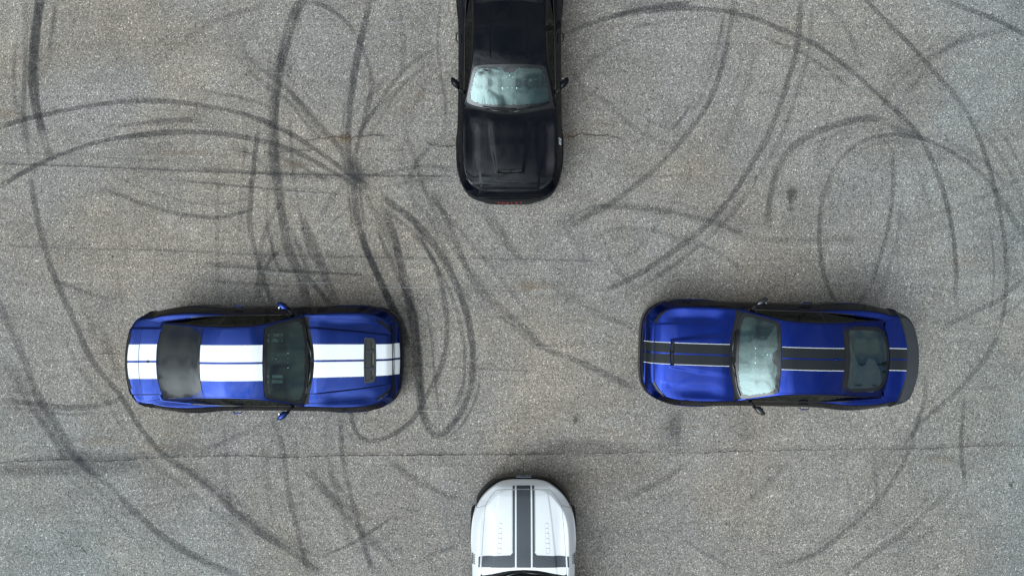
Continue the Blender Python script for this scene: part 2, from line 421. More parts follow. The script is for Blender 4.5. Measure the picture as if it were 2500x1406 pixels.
SKIDS = [
 ([(102,-30),(86,90),(80,180),(88,260),(108,345)],22,.80),([(108,335),(118,370),(130,405)],20,.35),
 ([(62,-10),(62,150),(58,250),(62,370)],13,.22),
 ([(-10,462),(60,420),(130,385),(250,345),(400,325),(520,325),(640,345),(720,370),(830,430),(890,470)],13,.42),
 ([(-10,315),(60,292),(200,262),(330,247),(450,252),(580,275),(680,310),(770,365),(860,430),(920,470)],13,.32),
 ([(930,480),(980,515),(1030,560),(1080,630),(1120,710),(1145,790),(1155,880),(1145,960),(1110,1030),(1070,1063),(1040,1045)],15,.62),
 ([(745,-20),(715,50),(690,140),(672,240),(668,330),(675,430),(690,530),(705,610),(735,680),(755,760)],23,.50),
 ([(690,90),(680,200),(672,330),(680,440)],14,.22),
 ([(740,-10),(708,90),(690,180)],12,.2),
 ([(910,-20),(885,80),(865,180),(852,290),(850,360),(862,440),(872,530),(895,610),(930,690)],15,.55),
 ([(880,560),(895,610),(930,690),(960,755),(985,810),(998,862)],17,.85),
 ([(930,500),(960,570),(980,650),(1000,740),(1015,830),(1022,920),(1030,990),(1045,1040),(1070,1063)],22,.60),
 ([(1000,520),(1040,600),(1070,670),(1088,750),(1090,830),(1075,900),(1045,960),(1010,1020),(960,1060),(905,1077),(870,1055),(855,1000),(850,950)],12,.50),
 ([(632,300),(618,420),(610,540),(625,620),(650,700),(675,760)],14,.3),
 ([(730,520),(775,620),(800,690),(825,760)],22,.36),([(700,600),(655,640),(640,700),(636,745)],13,.28),
 ([(735,660),(775,705),(815,755)],11,.5),
 ([(690,100),(670,210)],26,.2),
 ([(490,640),(620,652),(740,663),(900,672)],7,.5),([(500,648),(640,658),(760,670)],4,.4),
 ([(430,440),(600,456),(720,467),(850,475)],6,.35),
 ([(740,0),(800,20),(850,60),(880,110),(905,180),(905,230),(880,330),(860,400)],12,.26),
 ([(960,-10),(980,60),(985,130),(975,200)],16,.15),([(1080,-10),(1068,80),(1075,180),(1088,260),(1080,340)],9,.2),
 ([(690,200),(760,290),(810,340),(850,390)],14,.25),([(1010,180),(950,240),(890,300),(865,360)],12,.2),
 ([(870,440),(950,420),(1040,406),(1115,412)],12,.24),([(850,380),(875,430),(890,470)],30,.3),
 ([(75,425),(85,500),(105,590),(135,680),(175,770),(225,880),(290,960),(340,1040),(400,1110),(470,1160),(540,1220),(620,1290),(700,1340),(800,1410)],16,.32),
 ([(235,455),(300,480),(370,505),(450,525),(540,530),(640,505)],11,.28),([(120,680),(200,710),(290,738)],13,.2),
 ([(-15,720),(20,790),(60,880),(90,960),(140,1040),(190,1120),(260,1180),(330,1250),(400,1310),(500,1370),(600,1410)],20,.28),
 ([(-10,975),(80,985),(180,995),(260,985),(315,965)],15,.25),
 ([(20,860),(60,960),(120,1060),(170,1130)],16,.14),
 ([(240,770),(270,860),(300,950)],16,.14),
 ([(1793,-10),(1782,70),(1765,150),(1735,240),(1690,310),(1640,370),(1580,430),(1500,490),(1390,555)],15,.38),
 ([(1370,90),(1450,55),(1540,33),(1650,22),(1740,25),(1830,42),(1900,70),(1980,105),(2060,160),(2130,220),(2200,285),(2245,335),(2290,430),(2320,540),(2333,650),(2330,745)],13,.32),
 ([(1480,45),(1560,25),(1640,12),(1700,8)],12,.3),
 ([(1955,-10),(1950,60),(1945,120),(1925,190),(1900,270),(1870,340),(1830,410),(1770,500),(1700,570),(1620,630),(1540,680),(1460,715)],15,.27),
 ([(1850,100),(1820,220),(1780,320),(1740,400)],22,.13),
 ([(2095,-20),(2150,40),(2230,120),(2300,200),(2350,260),(2390,340),(2420,430),(2440,520),(2455,620),(2455,720),(2440,810)],12,.28),
 ([(2280,-10),(2350,20),(2420,45),(2520,95)],12,.38),
 ([(1872,560),(1880,480),(1905,400),(1960,340),(2050,303),(2120,290),(2165,296)],18,.36),
 ([(2150,300),(2230,330),(2320,370),(2400,430),(2450,500),(2510,590)],14,.25),
 ([(2260,340),(2170,330),(2100,350),(2050,390),(2015,460),(2000,540),(2002,620),(2020,700),(2060,770)],12,.36),
 ([(2175,350),(2180,450),(2170,540),(2150,620),(2118,710),(2060,770)],11,.24),
 ([(1170,505),(1240,600),(1290,650)],16,.18),
 ([(1050,460),(1110,580),(1150,680),(1210,740),(1280,800),(1330,850),(1430,890),(1560,955)],18,.26),
 ([(1320,680),(1400,730),(1480,775),(1560,800)],15,.2),
 ([(1380,540),(1460,505),(1560,505),(1680,525),(1760,550),(1840,600)],15,.12),
 ([(1430,590),(1500,560),(1580,560),(1680,590),(1760,620),(1830,670)],11,.16),
 ([(1470,600),(1510,660),(1560,720)],13,.13),
 ([(2510,670),(2440,730),(2380,760),(2290,805)],15,.22),
 ([(2445,800),(2400,880),(2330,960),(2240,1040),(2220,1100),(2160,1200),(2080,1280),(1990,1350),(1890,1385)],13,.22),
 ([(2262,900),(2250,1000),(2205,1100)],12,.22),([(2355,960),(2345,1090),(2358,1200)],11,.26),
 ([(2330,1180),(2230,1280),(2130,1350),(2040,1415)],14,.18),([(2130,1100),(2140,1200),(2150,1290)],12,.15),
 ([(1645,1010),(1650,1090)],30,.2),([(1660,1310),(1720,1350),(1800,1390)],12,.2),
 ([(1690,1120),(1620,1170),(1560,1200),(1500,1230)],14,.17),
 ([(1930,1120),(1850,1200),(1780,1260)],14,.13),
 ([(660,1010),(690,1090),(705,1200),(725,1290),(755,1410)],15,.25),
 ([(830,1000),(836,1110),(855,1200),(875,1280),(895,1350),(915,1410)],13,.28),
 ([(735,1130),(800,1200),(870,1250),(905,1275)],20,.18),([(968,1255),(900,1300),(840,1335),(780,1360)],8,.3),
 ([(1130,1325),(1060,1350),(1020,1370)],9,.2),([(940,1110),(1020,1170),(1110,1225)],18,.13),
 ([(430,1125),(520,1190),(600,1260),(690,1320),(780,1360)],16,.22),
 ([(-10,1145),(200,1150),(380,1140)],26,.12),
 ([(1470,1400),(1330,1395)],14,.1),
 ([(1370,120),(1420,210),(1480,250),(1530,300),(1600,340),(1660,360)],15,.13),
 ([(1370,300),(1400,200),(1470,130),(1560,90)],14,.13),
 ([(1100,120),(1040,200),(1000,300),(980,420)],16,.1),([(560,120),(640,200),(720,260)],14,.12),
 ([(2060,180),(2010,330),(1990,420)],18,.1),([(2400,60),(2300,130),(2200,240)],16,.12),
]
SKIDS += [
 ([(360,180),(446,103),(532,51),(670,5)],16,.14),([(592,77),(601,137),(687,206),(772,292),(845,386)],15,.2),([(867,352),(927,249),(987,172),(1070,112)],12,.2),
 ([(996,232),(987,309),(1013,386),(1047,489),(1116,618),(1195,715)],13,.2),([(1116,318),(1039,369),(987,463)],13,.17),([(549,343),(635,395),(687,463)],14,.14),
 ([(858,429),(807,489),(772,549)],13,.16),([(532,378),(530,540),(534,710)],11,.12),([(780,572),(824,532),(862,500)],11,.15),([(1176,489),(1260,612)],12,.17),
 ([(1988,-5),(2074,86),(2091,155)],14,.14),([(2510,66),(2366,94),(2263,146),(2177,215),(2151,290)],16,.16),([(2194,549),(2306,515),(2400,480),(2510,425)],13,.13),
 ([(1396,515),(1525,506),(1731,541),(1868,584),(2108,584)],15,.15),([(1353,515),(1400,590),(1447,669)],11,.12),([(0,866),(69,986),(172,1106),(250,1180)],15,.16),
 ([(755,1149),(824,1235),(910,1321),(985,1396)],20,.17),([(549,1020),(558,1218),(601,1347)],12,.12),([(470,1112),(584,1063),(660,1025)],15,.18),
 ([(936,1115),(1030,1184),(1150,1227)],14,.14),([(283,1270),(343,1244),(481,1209)],12,.14),([(870,430),(905,500),(950,590),(985,680)],14,.2),
 ([(700,470),(650,560),(632,660),(628,745)],12,.2),([(30,230),(60,300),(75,400)],12,.15),([(990,420),(1040,470),(1120,560),(1230,690),(1300,780)],12,.14),
 ([(640,380),(600,480),(580,600)],10,.1),([(1700,400),(1640,500),(1560,600),(1500,640)],12,.1),([(2380,300),(2440,380),(2490,480),(2500,600)],13,.14),
 ([(1020,900),(1030,1000),(1044,1045)],12,.3),([(1015,750),(1022,850),(1032,980)],10,.3)]
for pts, wd, s in SKIDS:
    ribbon('tyre_mark', pts, wd * (0.95 if s > .45 else 0.86), min(s * (1.34 if s < .34 else 1.05 if s < .45 else 0.88 if s < .7 else .9), 0.95), M['skid'], fade_ends=0.3)
# thin second edges: one tyre shoulder often drags alone beside the main mark
rg = random.Random(11)
for k, (pts, wd, s) in enumerate(SKIDS):
    if len(pts) < 4 or s < .12: continue
    for rep in range(2 if wd >= 13 else 1):
        off = rg.choice((-1, 1)) * rg.uniform(12, 46); dr_ = rg.uniform(-14, 14); q = []
        for i, (x, y) in enumerate(pts):
            x0, y0 = pts[max(i - 1, 0)]; x1, y1 = pts[min(i + 1, len(pts) - 1)]; l = math.hypot(x1 - x0, y1 - y0) + 1e-6
            o_ = off + dr_ * i / len(pts); q.append((x - (y1 - y0) / l * o_, y + (x1 - x0) / l * o_))
        a_ = rg.randint(0, max(0, len(q) - 4)); b_ = rg.randint(a_ + 3, len(q))
        ribbon('tyre_mark', q[a_:b_], rg.uniform(5, 10), min(.36, s * rg.uniform(.6, 1.0)), M['skid'], fade_ends=0.5)
for pts, wd, s in [
 ([(-10,401),(120,405),(330,413),(600,424),(860,429),(1110,432)],4.0,.6),
 ([(-10,598),(100,604),(400,612),(800,627),(1260,633),(1500,640)],4.5,.38),
 ([(20,372),(300,388),(640,410)],3,.25),([(1380,432),(1700,430)],3,.2),
 ([(1050,705),(1300,712)],3,.3),([(1150,770),(1320,782)],3,.35),([(900,892),(1100,896),(1300,905)],3,.4),
 ([(1290,843),(1365,847)],3,.5),([(1700,110),(2040,112)],3,.2),([(2200,110),(2260,110)],2.5,.4)]:
    ribbon('joint_line', pts, wd, s, M['skid'], jitter=0.004, fade_ends=0.3)
for pts, wd, s, j in [
 ([(-10,1127),(100,1122),(165,1120),(260,1123),(350,1117),(460,1113),(600,1110),(700,1115),(850,1110),(1100,1108),(1250,1107),(1400,1106)],2.8,.7,.007),
 ([(1400,1106),(1500,1103),(1600,1101),(1700,1103),(1850,1098),(2000,1096),(2100,1093),(2230,1094),(2330,1090),(2400,1085),(2510,1088)],2.4,.62,.009),
 ([(740,345),(800,338),(860,337),(900,333),(950,335)],3,.7,.02),([(1030,345),(1070,360),(1120,357)],3,.6,.02),
 ([(1376,342),(1420,330),(1480,333),(1530,346)],3,.75,.02),([(580,370),(660,375),(770,368)],3,.45,.02),
 ([(140,1285),(150,1297),(165,1300)],2.6,.7,.01),([(172,1308),(185,1322),(192,1320)],2.6,.7,.01),
 ([(173,1324),(186,1332),(200,1330),(220,1352)],2.6,.7,.01),([(240,1322),(270,1330)],2.6,.5,.01),
 ([(162,1198),(176,1212),(192,1228)],2.4,.7,.004),([(430,1225),(440,1238),(456,1243)],2.4,.5,.01),
 ([(1564,207),(1600,205)],2.4,.4,.01),([(230,865),(270,862),(310,864)],2.4,.5,.01),
 ([(1385,845),(1450,835),(1520,838)],2.4,.35,.02),([(980,1243),(1030,1243)],2.4,.35,.01),([(1640,1164),(1665,1164)],2.4,.5,.01)]:
    ribbon('crack', pts, wd, s, M['crack'], jitter=j, fade_ends=0.12, step=0.05)
for pts, wd, s in [([(640,62),(800,60),(1010,57)],2.2,.45),([(718,690),(820,691)],2.2,.6),([(928,701),(1065,704)],2.2,.6),
 ([(1020,1001),(1095,1003)],2.6,.7),([(1022,1009),(1040,1010)],2.2,.6),([(960,487),(1000,488)],2,.4),([(968,637),(1050,640)],2,.35),
 ([(645,178),(700,184)],2,.5),([(676,222),(690,232),(695,240)],2,.5),([(690,469),(775,474)],2.2,.55),([(80,58),(105,60)],2,.5),([(78,155),(120,160)],2,.5),
 ([(720,520),(780,512)],2,.4),([(1000,523),(1010,522)],2,.5),([(1020,895),(1060,897)],2,.5),([(975,525),(1000,523)],2,.5),([(1725,228),(1790,229)],2,.35),
 ([(600,662),(680,668),(760,670)],2,.4),([(1300,846),(1362,848)],2,.5),([(1440,908),(1490,910)],2,.5)]:
    ribbon('scrape', pts, wd, s, M['pale'], jitter=0.003, fade_ends=0.15)
for b in [(715,405,34,12,.35),(1305,700,52,14,.40),(1330,730,40,10,.22),(1488,1054,26,5,.6),(1675,1040,22,5,.4),(20,282,45,14,.35),(245,1077,60,12,.35),
          (380,1090,60,10,.3),(450,375,70,8,.3),(1640,1030,20,6,.2),(830,340,30,9,.3),(860,345,50,16,.2),(1120,350,26,12,.3),(2290,1120,40,10,.3),(1030,235,22,14,.2),
          (2120,235,50,10,.15),(1320,1062,10,5,.35),(1390,330,40,8,.25),(2350,640,60,14,.18),(1000,270,30,10,.18),(410,1060,12,6,.5)]:
    blob('rust_stain', *b[:5], M['rust'], 0.0)
for b in [(1931,475,14,13,.75),(1926,492,7,14,.6),(1927,512,8,8,.6),(1403,1025,6,9,.8),(2463,1182,5,5,.95),(2468,1174,2.5,2.5,.9),(1248,779,2.5,2.5,.95),
          (482,257,3,3,.9),(605,184,3,3,.9),(410,93,3,3,.9),(290,148,2.5,2.5,.9),(95,716,3.5,3.5,.8),(2478,100,3,3,.9),(2292,251,3,2,.8),(1583,271,3,3,.8),(1993,1301,2.5,5,.7),
          (280,627,3,3,.9),(1079,268,3,2,.9),(370,1233,3,3,.5),(2303,333,2.5,3,.8)]:
    blob('oil_spot', *b[:5], M['oil'], random.random())
for b in [(700,405,55,60,.20),(870,420,50,60,.28),(240,1125,150,26,.34),(1420,1092,120,22,.32),(60,1150,120,16,.22),(1510,1150,60,50,.12),(820,650,160,60,.16),
          (2440,560,60,120,.12),(1770,540,60,40,.16),(1400,540,50,25,.18),(1600,20,90,22,.18),(950,900,60,70,.15),(2320,380,70,30,.16),(430,1100,60,20,.25),(380,1180,60,40,.14),
          (2080,690,120,50,.15),(1640,1060,34,60,.18),(1810,1040,30,50,.12),(1650,680,150,50,.10)]:
    blob('grime_patch', *b[:5], M['grime'], 0.0)

# ---------------------------------------------------------------- car surface
def smooth(x): x = np.clip(x, 0, 1); return x * x * (3 - 2 * x)
def chermite(x, xs, ys):
    xs = np.array(xs, float); ys = np.array(ys, float)
    d = np.diff(ys) / np.diff(xs); m_ = np.zeros(len(xs)); m_[0] = d[0]; m_[-1] = d[-1]
    for i in range(1, len(xs) - 1):
        m_[i] = 0 if d[i-1] * d[i] <= 0 else 2 * d[i-1] * d[i] / (d[i-1] + d[i])
    x = np.clip(x, xs[0], xs[-1]); i = np.clip(np.searchsorted(xs, x) - 1, 0, len(xs) - 2)
    h = xs[i+1] - xs[i]; t = (x - xs[i]) / h
    return (2*t**3 - 3*t**2 + 1)*ys[i] + (t**3 - 2*t**2 + t)*h*m_[i] + (-2*t**3 + 3*t**2)*ys[i+1] + (t**3 - t**2)*h*m_[i+1]

def in_poly(P, poly):
    x, y = P[:, 0], P[:, 1]; r = np.zeros(len(P), bool); n = len(poly)
    for i in range(n):
        x1, y1 = poly[i]; x2, y2 = poly[(i + 1) % n]
        if y1 == y2: continue
        c = ((y1 > y) != (y2 > y)) & (x < (x2 - x1) * (y - y1) / (y2 - y1) + x1)
        r ^= c
    return r

def seg_near(P, A, B, chunk=4000):
    """nearest point on segments; returns points, distance"""
    Q = np.empty_like(P); D = np.empty(len(P)); AB = B - A; L2 = (AB ** 2).sum(1) + 1e-12
    for s in range(0, len(P), chunk):
        p = P[s:s+chunk]
        t = np.clip(((p[:, None, 0] - A[None, :, 0]) * AB[:, 0] + (p[:, None, 1] - A[None, :, 1]) * AB[:, 1]) / L2, 0, 1)
        qx = A[None, :, 0] + t * AB[:, 0]; qy = A[None, :, 1] + t * AB[:, 1]
        d = (p[:, None, 0] - qx) ** 2 + (p[:, None, 1] - qy) ** 2
        j = d.argmin(1); r = np.arange(len(p))
        Q[s:s+chunk, 0] = qx[r, j]; Q[s:s+chunk, 1] = qy[r, j]; D[s:s+chunk] = np.sqrt(d[r, j])
    return Q, D

def mirror(half):
    """half outline (x, y>=0) from centre line to centre line -> closed polygon"""
    h = list(half); return h + [(x, -y) for x, y in reversed(h) if y > 1e-6]

H = 0.011
X0 = 2.35     # local x = X0 - xb

class Surf:
    def __init__(s, cfg):
        s.c = cfg
        o = spline(cfg['outline'], 0.03)
        o[0, 1] = 0; o[-1, 1] = 0; o[:, 1] = np.maximum(o[:, 1], 0)
        s.half = o
        full = np.vstack([o, (o * [1, -1])[::-1][1:-1]])
        s.out = full; s.A = full; s.B = np.roll(full, -1, 0)
    def Z(s, P, d=None):
        c = s.c; x, y = P[:, 0], np.abs(P[:, 1])
        if d is None: _, d = seg_near(P, s.A, s.B)
        zc = chermite(x, *zip(*c['zc']))
        crown = np.interp(x, [0, .3, .8, 1.6, 4.0, 4.5], [.045, .045, .045, .05, .05, .06])
        zb = zc - crown * (y / .8) ** 2
        # fender crest and valley
        zb += 0.016 * np.exp(-((y - .80) / .07) ** 2) * smooth((x - .35) / .35) * smooth((1.7 - x) / .5)
        zb += 0.022 * np.exp(-((y - .80) / .08) ** 2) * smooth((x - 3.15) / .4) * smooth((4.45 - x) / .5)
        zb -= 0.012 * np.exp(-((y - c.get('valley', .62)) / .08) ** 2) * smooth((x - .3) / .3) * smooth((1.4 - x) / .3)
        if c['bulge'] == 'wide':
            yc = np.interp(x, [.12, .6, 1.40], [.425, .49, .570])
            zb += c.get('bh', .020) * smooth((yc + .013 - y) / .026) * smooth((x - .10) / .12) * (1 - smooth((x - 1.38) / .04) * 0.3)
        elif c['bulge'] == 'scoop':
            yc = np.interp(x, [.44, .7, 1.0, 1.38], [.222, .244, .274, .305])
            hh = np.interp(x, [.0, .425, .44, .9, 1.30, 1.42], [0, 0, .022, .022, .012, .002])
            zb += hh * smooth((yc + np.interp(x, [.44, .9, 1.3], [.035, .09, .10]) - y) / np.interp(x, [.44, .9, 1.3], [.045, .10, .11]))
            # crease from the headlamp over the bonnet
            yk = np.interp(x, [.15, .9], [.50, .56])
            zb += 0.009 * smooth((yk + .012 - y) / .024) * smooth((.8 - x) / .5) * smooth((x - .15) / .05)
        wv = np.interp(x, [0, .3, .6, 4.2, 4.45], c.get('ew', [.12, .125, .120, .115, .05]))
        dr = np.interp(x, [0, .3, .6, 4.2, 4.45], c.get('ed', [.035, .13, .19, .19, .02]))
        zb -= dr * np.clip(1 - d / wv, 0, 1) ** c.get('ep', 1.12)
        if 'deck' in c:
            zb += c['deck'] * smooth((x - 4.33) / .22)
        # greenhouse
        t = smooth((x - 2.2) / 1.0)
        xs = x + (-.20 * (1 - t) + .25 * t) * y ** 2
        zp = chermite(xs, [1.30, 1.50, 1.80, 2.165, 2.40, 2.80, 3.22, 3.7, 4.10, 4.4], [.92, 1.02, 1.170, 1.325, 1.366, 1.382, 1.345, 1.222, 1.105, 0.98]) - .035 * (y / .6) ** 2
        yb = np.interp(x, [1.4, 1.55, 2.2, 3.0, 3.5, 4.0, 4.2, 4.35], [.80, .797, .787, .777, .755, .70, .655, .58])
        bz = np.interp(x, [1.5, 3.2, 4.1], [.950, .955, 1.01])
        zs = bz + (yb - y) * np.interp(x, [1.5, 2.2, 3.2, 4.1], [2.2, 2.15, 2.15, 1.7])
        k = .018; h_ = np.clip(.5 + .5 * (zs - zp) / k, 0, 1)
        zg = zs * (1 - h_) + zp * h_ - k * h_ * (1 - h_)
        if 'roofline' in c:   # two shallow ribs pressed in the roof
            zg -= .004 * np.exp(-((y - .305) / .012) ** 2) * smooth((x - 2.25) / .1) * smooth((3.2 - x) / .1)
        zg = np.where((x < 1.42), -1, zg)
        return np.maximum(zb, zg)

def to_local(P, z):
    return np.column_stack([X0 - P[:, 0], P[:, 1], z])

def patch(surf, poly, name, m, parent, dz=0.0, h=H, gap=0.0025, label=None, holes=(), zfun=None):
    """sheet over the plan polygon, boundary snapped to it"""
    poly = [tuple(p) for p in poly]; pa = np.array(poly)
    x0, y0 = pa.min(0) - h; x1, y1 = pa.max(0) + h
    nx = int((x1 - x0) / h) + 2; ny = int((y1 - y0) / h) + 2
    gx = x0 + np.arange(nx) * h; gy = y0 + np.arange(ny) * h
    cx, cy = np.meshgrid(gx[:-1] + h/2, gy[:-1] + h/2, indexing='ij')
    C = np.column_stack([cx.ravel(), cy.ravel()])
    mask = in_poly(C, poly)
    for hp in holes: mask &= ~in_poly(C, hp)
    mask = mask.reshape(nx - 1, ny - 1)
    if not mask.any(): return None
    i, j = np.nonzero(mask)
    F = np.stack([i*ny + j, (i+1)*ny + j, (i+1)*ny + j + 1, i*ny + j + 1], 1)
    used, inv = np.unique(F, return_inverse=True); F = inv.reshape(F.shape)
    cnt = np.bincount(F.ravel(), minlength=len(used))
    P = np.column_stack([gx[used // ny], gy[used % ny]])
    bd = np.nonzero(cnt < 4)[0]
    segs = [pa] + [np.array(hp) for hp in holes]
    A = np.vstack(segs); B = np.vstack([np.roll(q, -1, 0) for q in segs])
    Q, D = seg_near(P[bd], A, B)
    ok = D < 1.3 * h
    fc = P[F].mean(1); acc = np.zeros_like(P)
    for k in range(4): np.add.at(acc, F[:, k], fc)
    mean = acc / np.maximum(cnt, 1)[:, None]
    v = mean[bd] - Q; v /= np.linalg.norm(v, axis=1)[:, None] + 1e-9
    P[bd] = np.where(ok[:, None], Q + v * gap, P[bd])
    z = (surf.Z(P) if zfun is None else zfun(P)) + dz
    V = to_local(P, z)
    return mesh_np(name, V, F[:, ::-1].copy(), m, parent, True, **({'label': label} if label else {}))

def strip(surf, name, m, parent, x0, x1, ylo, yhi, dz=0.0025, step=0.012, ny=6, label=None):
    """print along the car between ylo(x) and yhi(x); x0/x1 may depend on y"""
    f = lambda q: q if callable(q) else (lambda v: np.full_like(v, q))
    n = max(4, int((abs((x1(0.0) if callable(x1) else x1) - (x0(0.0) if callable(x0) else x0))) / step)); u = np.linspace(0, 1, n)
    X0_, X1_ = x0 if callable(x0) else (lambda y: x0), x1 if callable(x1) else (lambda y: x1)
    rows = []
    for k in range(ny):
        v = k / (ny - 1)
        xm = np.linspace(X0_(0.0), X1_(0.0), n)
        y = f(ylo)(xm) * (1 - v) + f(yhi)(xm) * v
        xa = np.array([X0_(q) for q in y]); xb = np.array([X1_(q) for q in y])
        rows.append(np.column_stack([xa * (1 - u) + xb * u, y]))
    P = np.vstack(rows); V = to_local(P, surf.Z(P) + dz)
    i = np.arange(n - 1); F = np.concatenate([np.stack([k*n + i, k*n + i + 1, (k+1)*n + i + 1, (k+1)*n + i], 1) for k in range(ny - 1)])
    a, b_, c_ = V[F[0, 0]], V[F[0, 1]], V[F[0, 2]]
    if np.cross(b_ - a, c_ - a)[2] < 0: F = F[:, ::-1]
    return mesh_np(name, V, F.copy(), m, parent, True, **({'label': label} if label else {}))

def gap_liner(surf, curves, parent):
    V = []; F = []
    for c in curves:
        c = spline(c, 0.03); n = len(c)
        t = np.gradient(c, axis=0); t /= np.linalg.norm(t, axis=1)[:, None] + 1e-9; nr = np.stack([-t[:, 1], t[:, 0]], 1)
        a = c - nr * .009; b_ = c + nr * .009
        za = surf.Z(a) ; zb_ = surf.Z(b_); b0 = len(V)
        z = np.minimum(np.minimum(za, zb_), surf.Z(c)) - .007
        for k in range(n):
            V.append((X0 - a[k, 0], a[k, 1], z[k])); V.append((X0 - b_[k, 0], b_[k, 1], z[k]))
        for k in range(n - 1): F.append((b0 + 2*k, b0 + 2*k + 1, b0 + 2*k + 3, b0 + 2*k + 2))
    return mesh_np('panel_gap', V, F, M['gap'], parent, False, kind='stuff')

WX = (0.86, 3.585)     # axle positions (xb)
def skirt(surf, name, m, parent, xa, xb, rows, label=None, ends=None):
    """vertical body side around the plan outline between stations xa..xb.
       rows(x, y, ze) -> list of (offset, z)."""
    half = surf.half; sel = [p for p in half if xa - 1e-6 <= p[0] <= xb + 1e-6]
    # exact ends
    def at(x, front=True):
        idx = [i for i in range(len(half) - 1) if (half[i, 0] - x) * (half[i+1, 0] - x) <= 0]
        if not idx: return None
        i = idx[0] if front else idx[-1]; t = (x - half[i, 0]) / (half[i+1, 0] - half[i, 0] + 1e-9)
        return half[i] * (1 - t) + half[i+1] * t
    pts = [tuple(p) for p in sel]
    if xa > half[0, 0] + 1e-3 and ends != 'front': pts = [tuple(at(xa))] + pts
    if ends != 'rear': 
        q = at(xb, False)
        if q is not None: pts = pts + [tuple(q)]
    pts = np.array(pts)
    objs = []
    if ends in ('front', 'rear'):
        full = np.vstack([(pts * [1, -1])[::-1], pts]) if ends == 'front' else np.vstack([pts, (pts * [1, -1])[::-1]])
        runs = [full]
    else:
        runs = [pts, pts * [1, -1]]
    for P in runs:
        keep = [0] + [i for i in range(1, len(P)) if np.linalg.norm(P[i] - P[i-1]) > 1e-4]; P = P[keep]
        t = np.gradient(P, axis=0); t /= np.linalg.norm(t, axis=1)[:, None] + 1e-9
        nr = np.stack([t[:, 1], -t[:, 0]], 1)
        cen = P - np.array([2.3, 0]); sgn = np.sign((nr * cen).sum(1)); nr *= np.where(sgn == 0, 1, sgn)[:, None]
        ze = surf.Z(P - nr * .004)
        n = len(P); R_ = [rows(P[k, 0], P[k, 1], ze[k]) for k in range(n)]; mrow = len(R_[0])
        V = []
        for k in range(n):
            for o_, z in R_[k]:
                q = P[k] + nr[k] * o_; V.append((X0 - q[0], q[1], z))
        F = [(k*mrow + j, (k+1)*mrow + j, (k+1)*mrow + j + 1, k*mrow + j + 1) for k in range(n - 1) for j in range(mrow - 1)]
        objs.append((V, F))
    return [mesh_np(name, V, F, m, parent, True, **({'label': label} if label else {})) for V, F in objs]

def zlow(x):
    z = .19
    for wx in WX:
        dx = x - wx
        if abs(dx) < .385: z = max(z, .335 + math.sqrt(.385 ** 2 - dx * dx) * .97)
    return z
def side_rows(x, y, ze):
    zl = min(zlow(x), ze - .06); f = [0, .10, .25, .45, .65, .85, 1.0]
    flare = .012 if min(abs(x - WX[0]), abs(x - WX[1])) < .45 else 0
    o = [-.005, .010, .018, .016, .004 + flare, -.012 + flare, -.03 + flare]
    if zl > .25: o = [-.005, .008, .014, .018, .020, .020, .012]
    return [(o[k], ze - .003 - (ze - .003 - zl) * f[k]) for k in range(7)]
def rear_rows(x, y, ze):
    return [(-.005, ze - .003), (.004, ze - .03), (.0, ze - .10), (.02, ze - .16), (.045, .80), (.05, .62), (.03, .45), (-.01, .28), (-.05, .24)]

def wheel(parent, x, y, side):
    mb = MB(); wdt = .255; yo = y
    prof = [(.235, -wdt/2), (.30, -wdt/2), (.335, -wdt/2 + .03), (.343, -wdt/2 + .06), (.343, wdt/2 - .06), (.335, wdt/2 - .03), (.30, wdt/2), (.235, wdt/2)]
    wo = bpy.data.objects.new('wheel', None); link(wo, parent)
    mb.lathe_y(prof, (x, yo, .343)); mb.build('tyre', M['rubber'], wo, True)
    rb = MB(); rb.lathe_y([(.235, -wdt/2), (.22, 0), (.22, wdt/2 * .9), (.238, wdt/2)], (x, yo, .343))
    yf = yo + side * (wdt/2 - .03)
    for k in range(10):
        a = 2 * math.pi * (k // 2) / 5 + (0.13 if k % 2 else -0.13)
        rb.tube([(x + .04*math.cos(a), yf, .343 + .04*math.sin(a)), (x + .225*math.cos(a), yf + side*.012, .343 + .225*math.sin(a))], [.018, .012], 6)
    rb.lathe_y([(.0, .012), (.05, .012), (.055, -.012)], (x, yf, .343), 16)
    rb.build('rim', M['rim'], wo, True)
    return wo

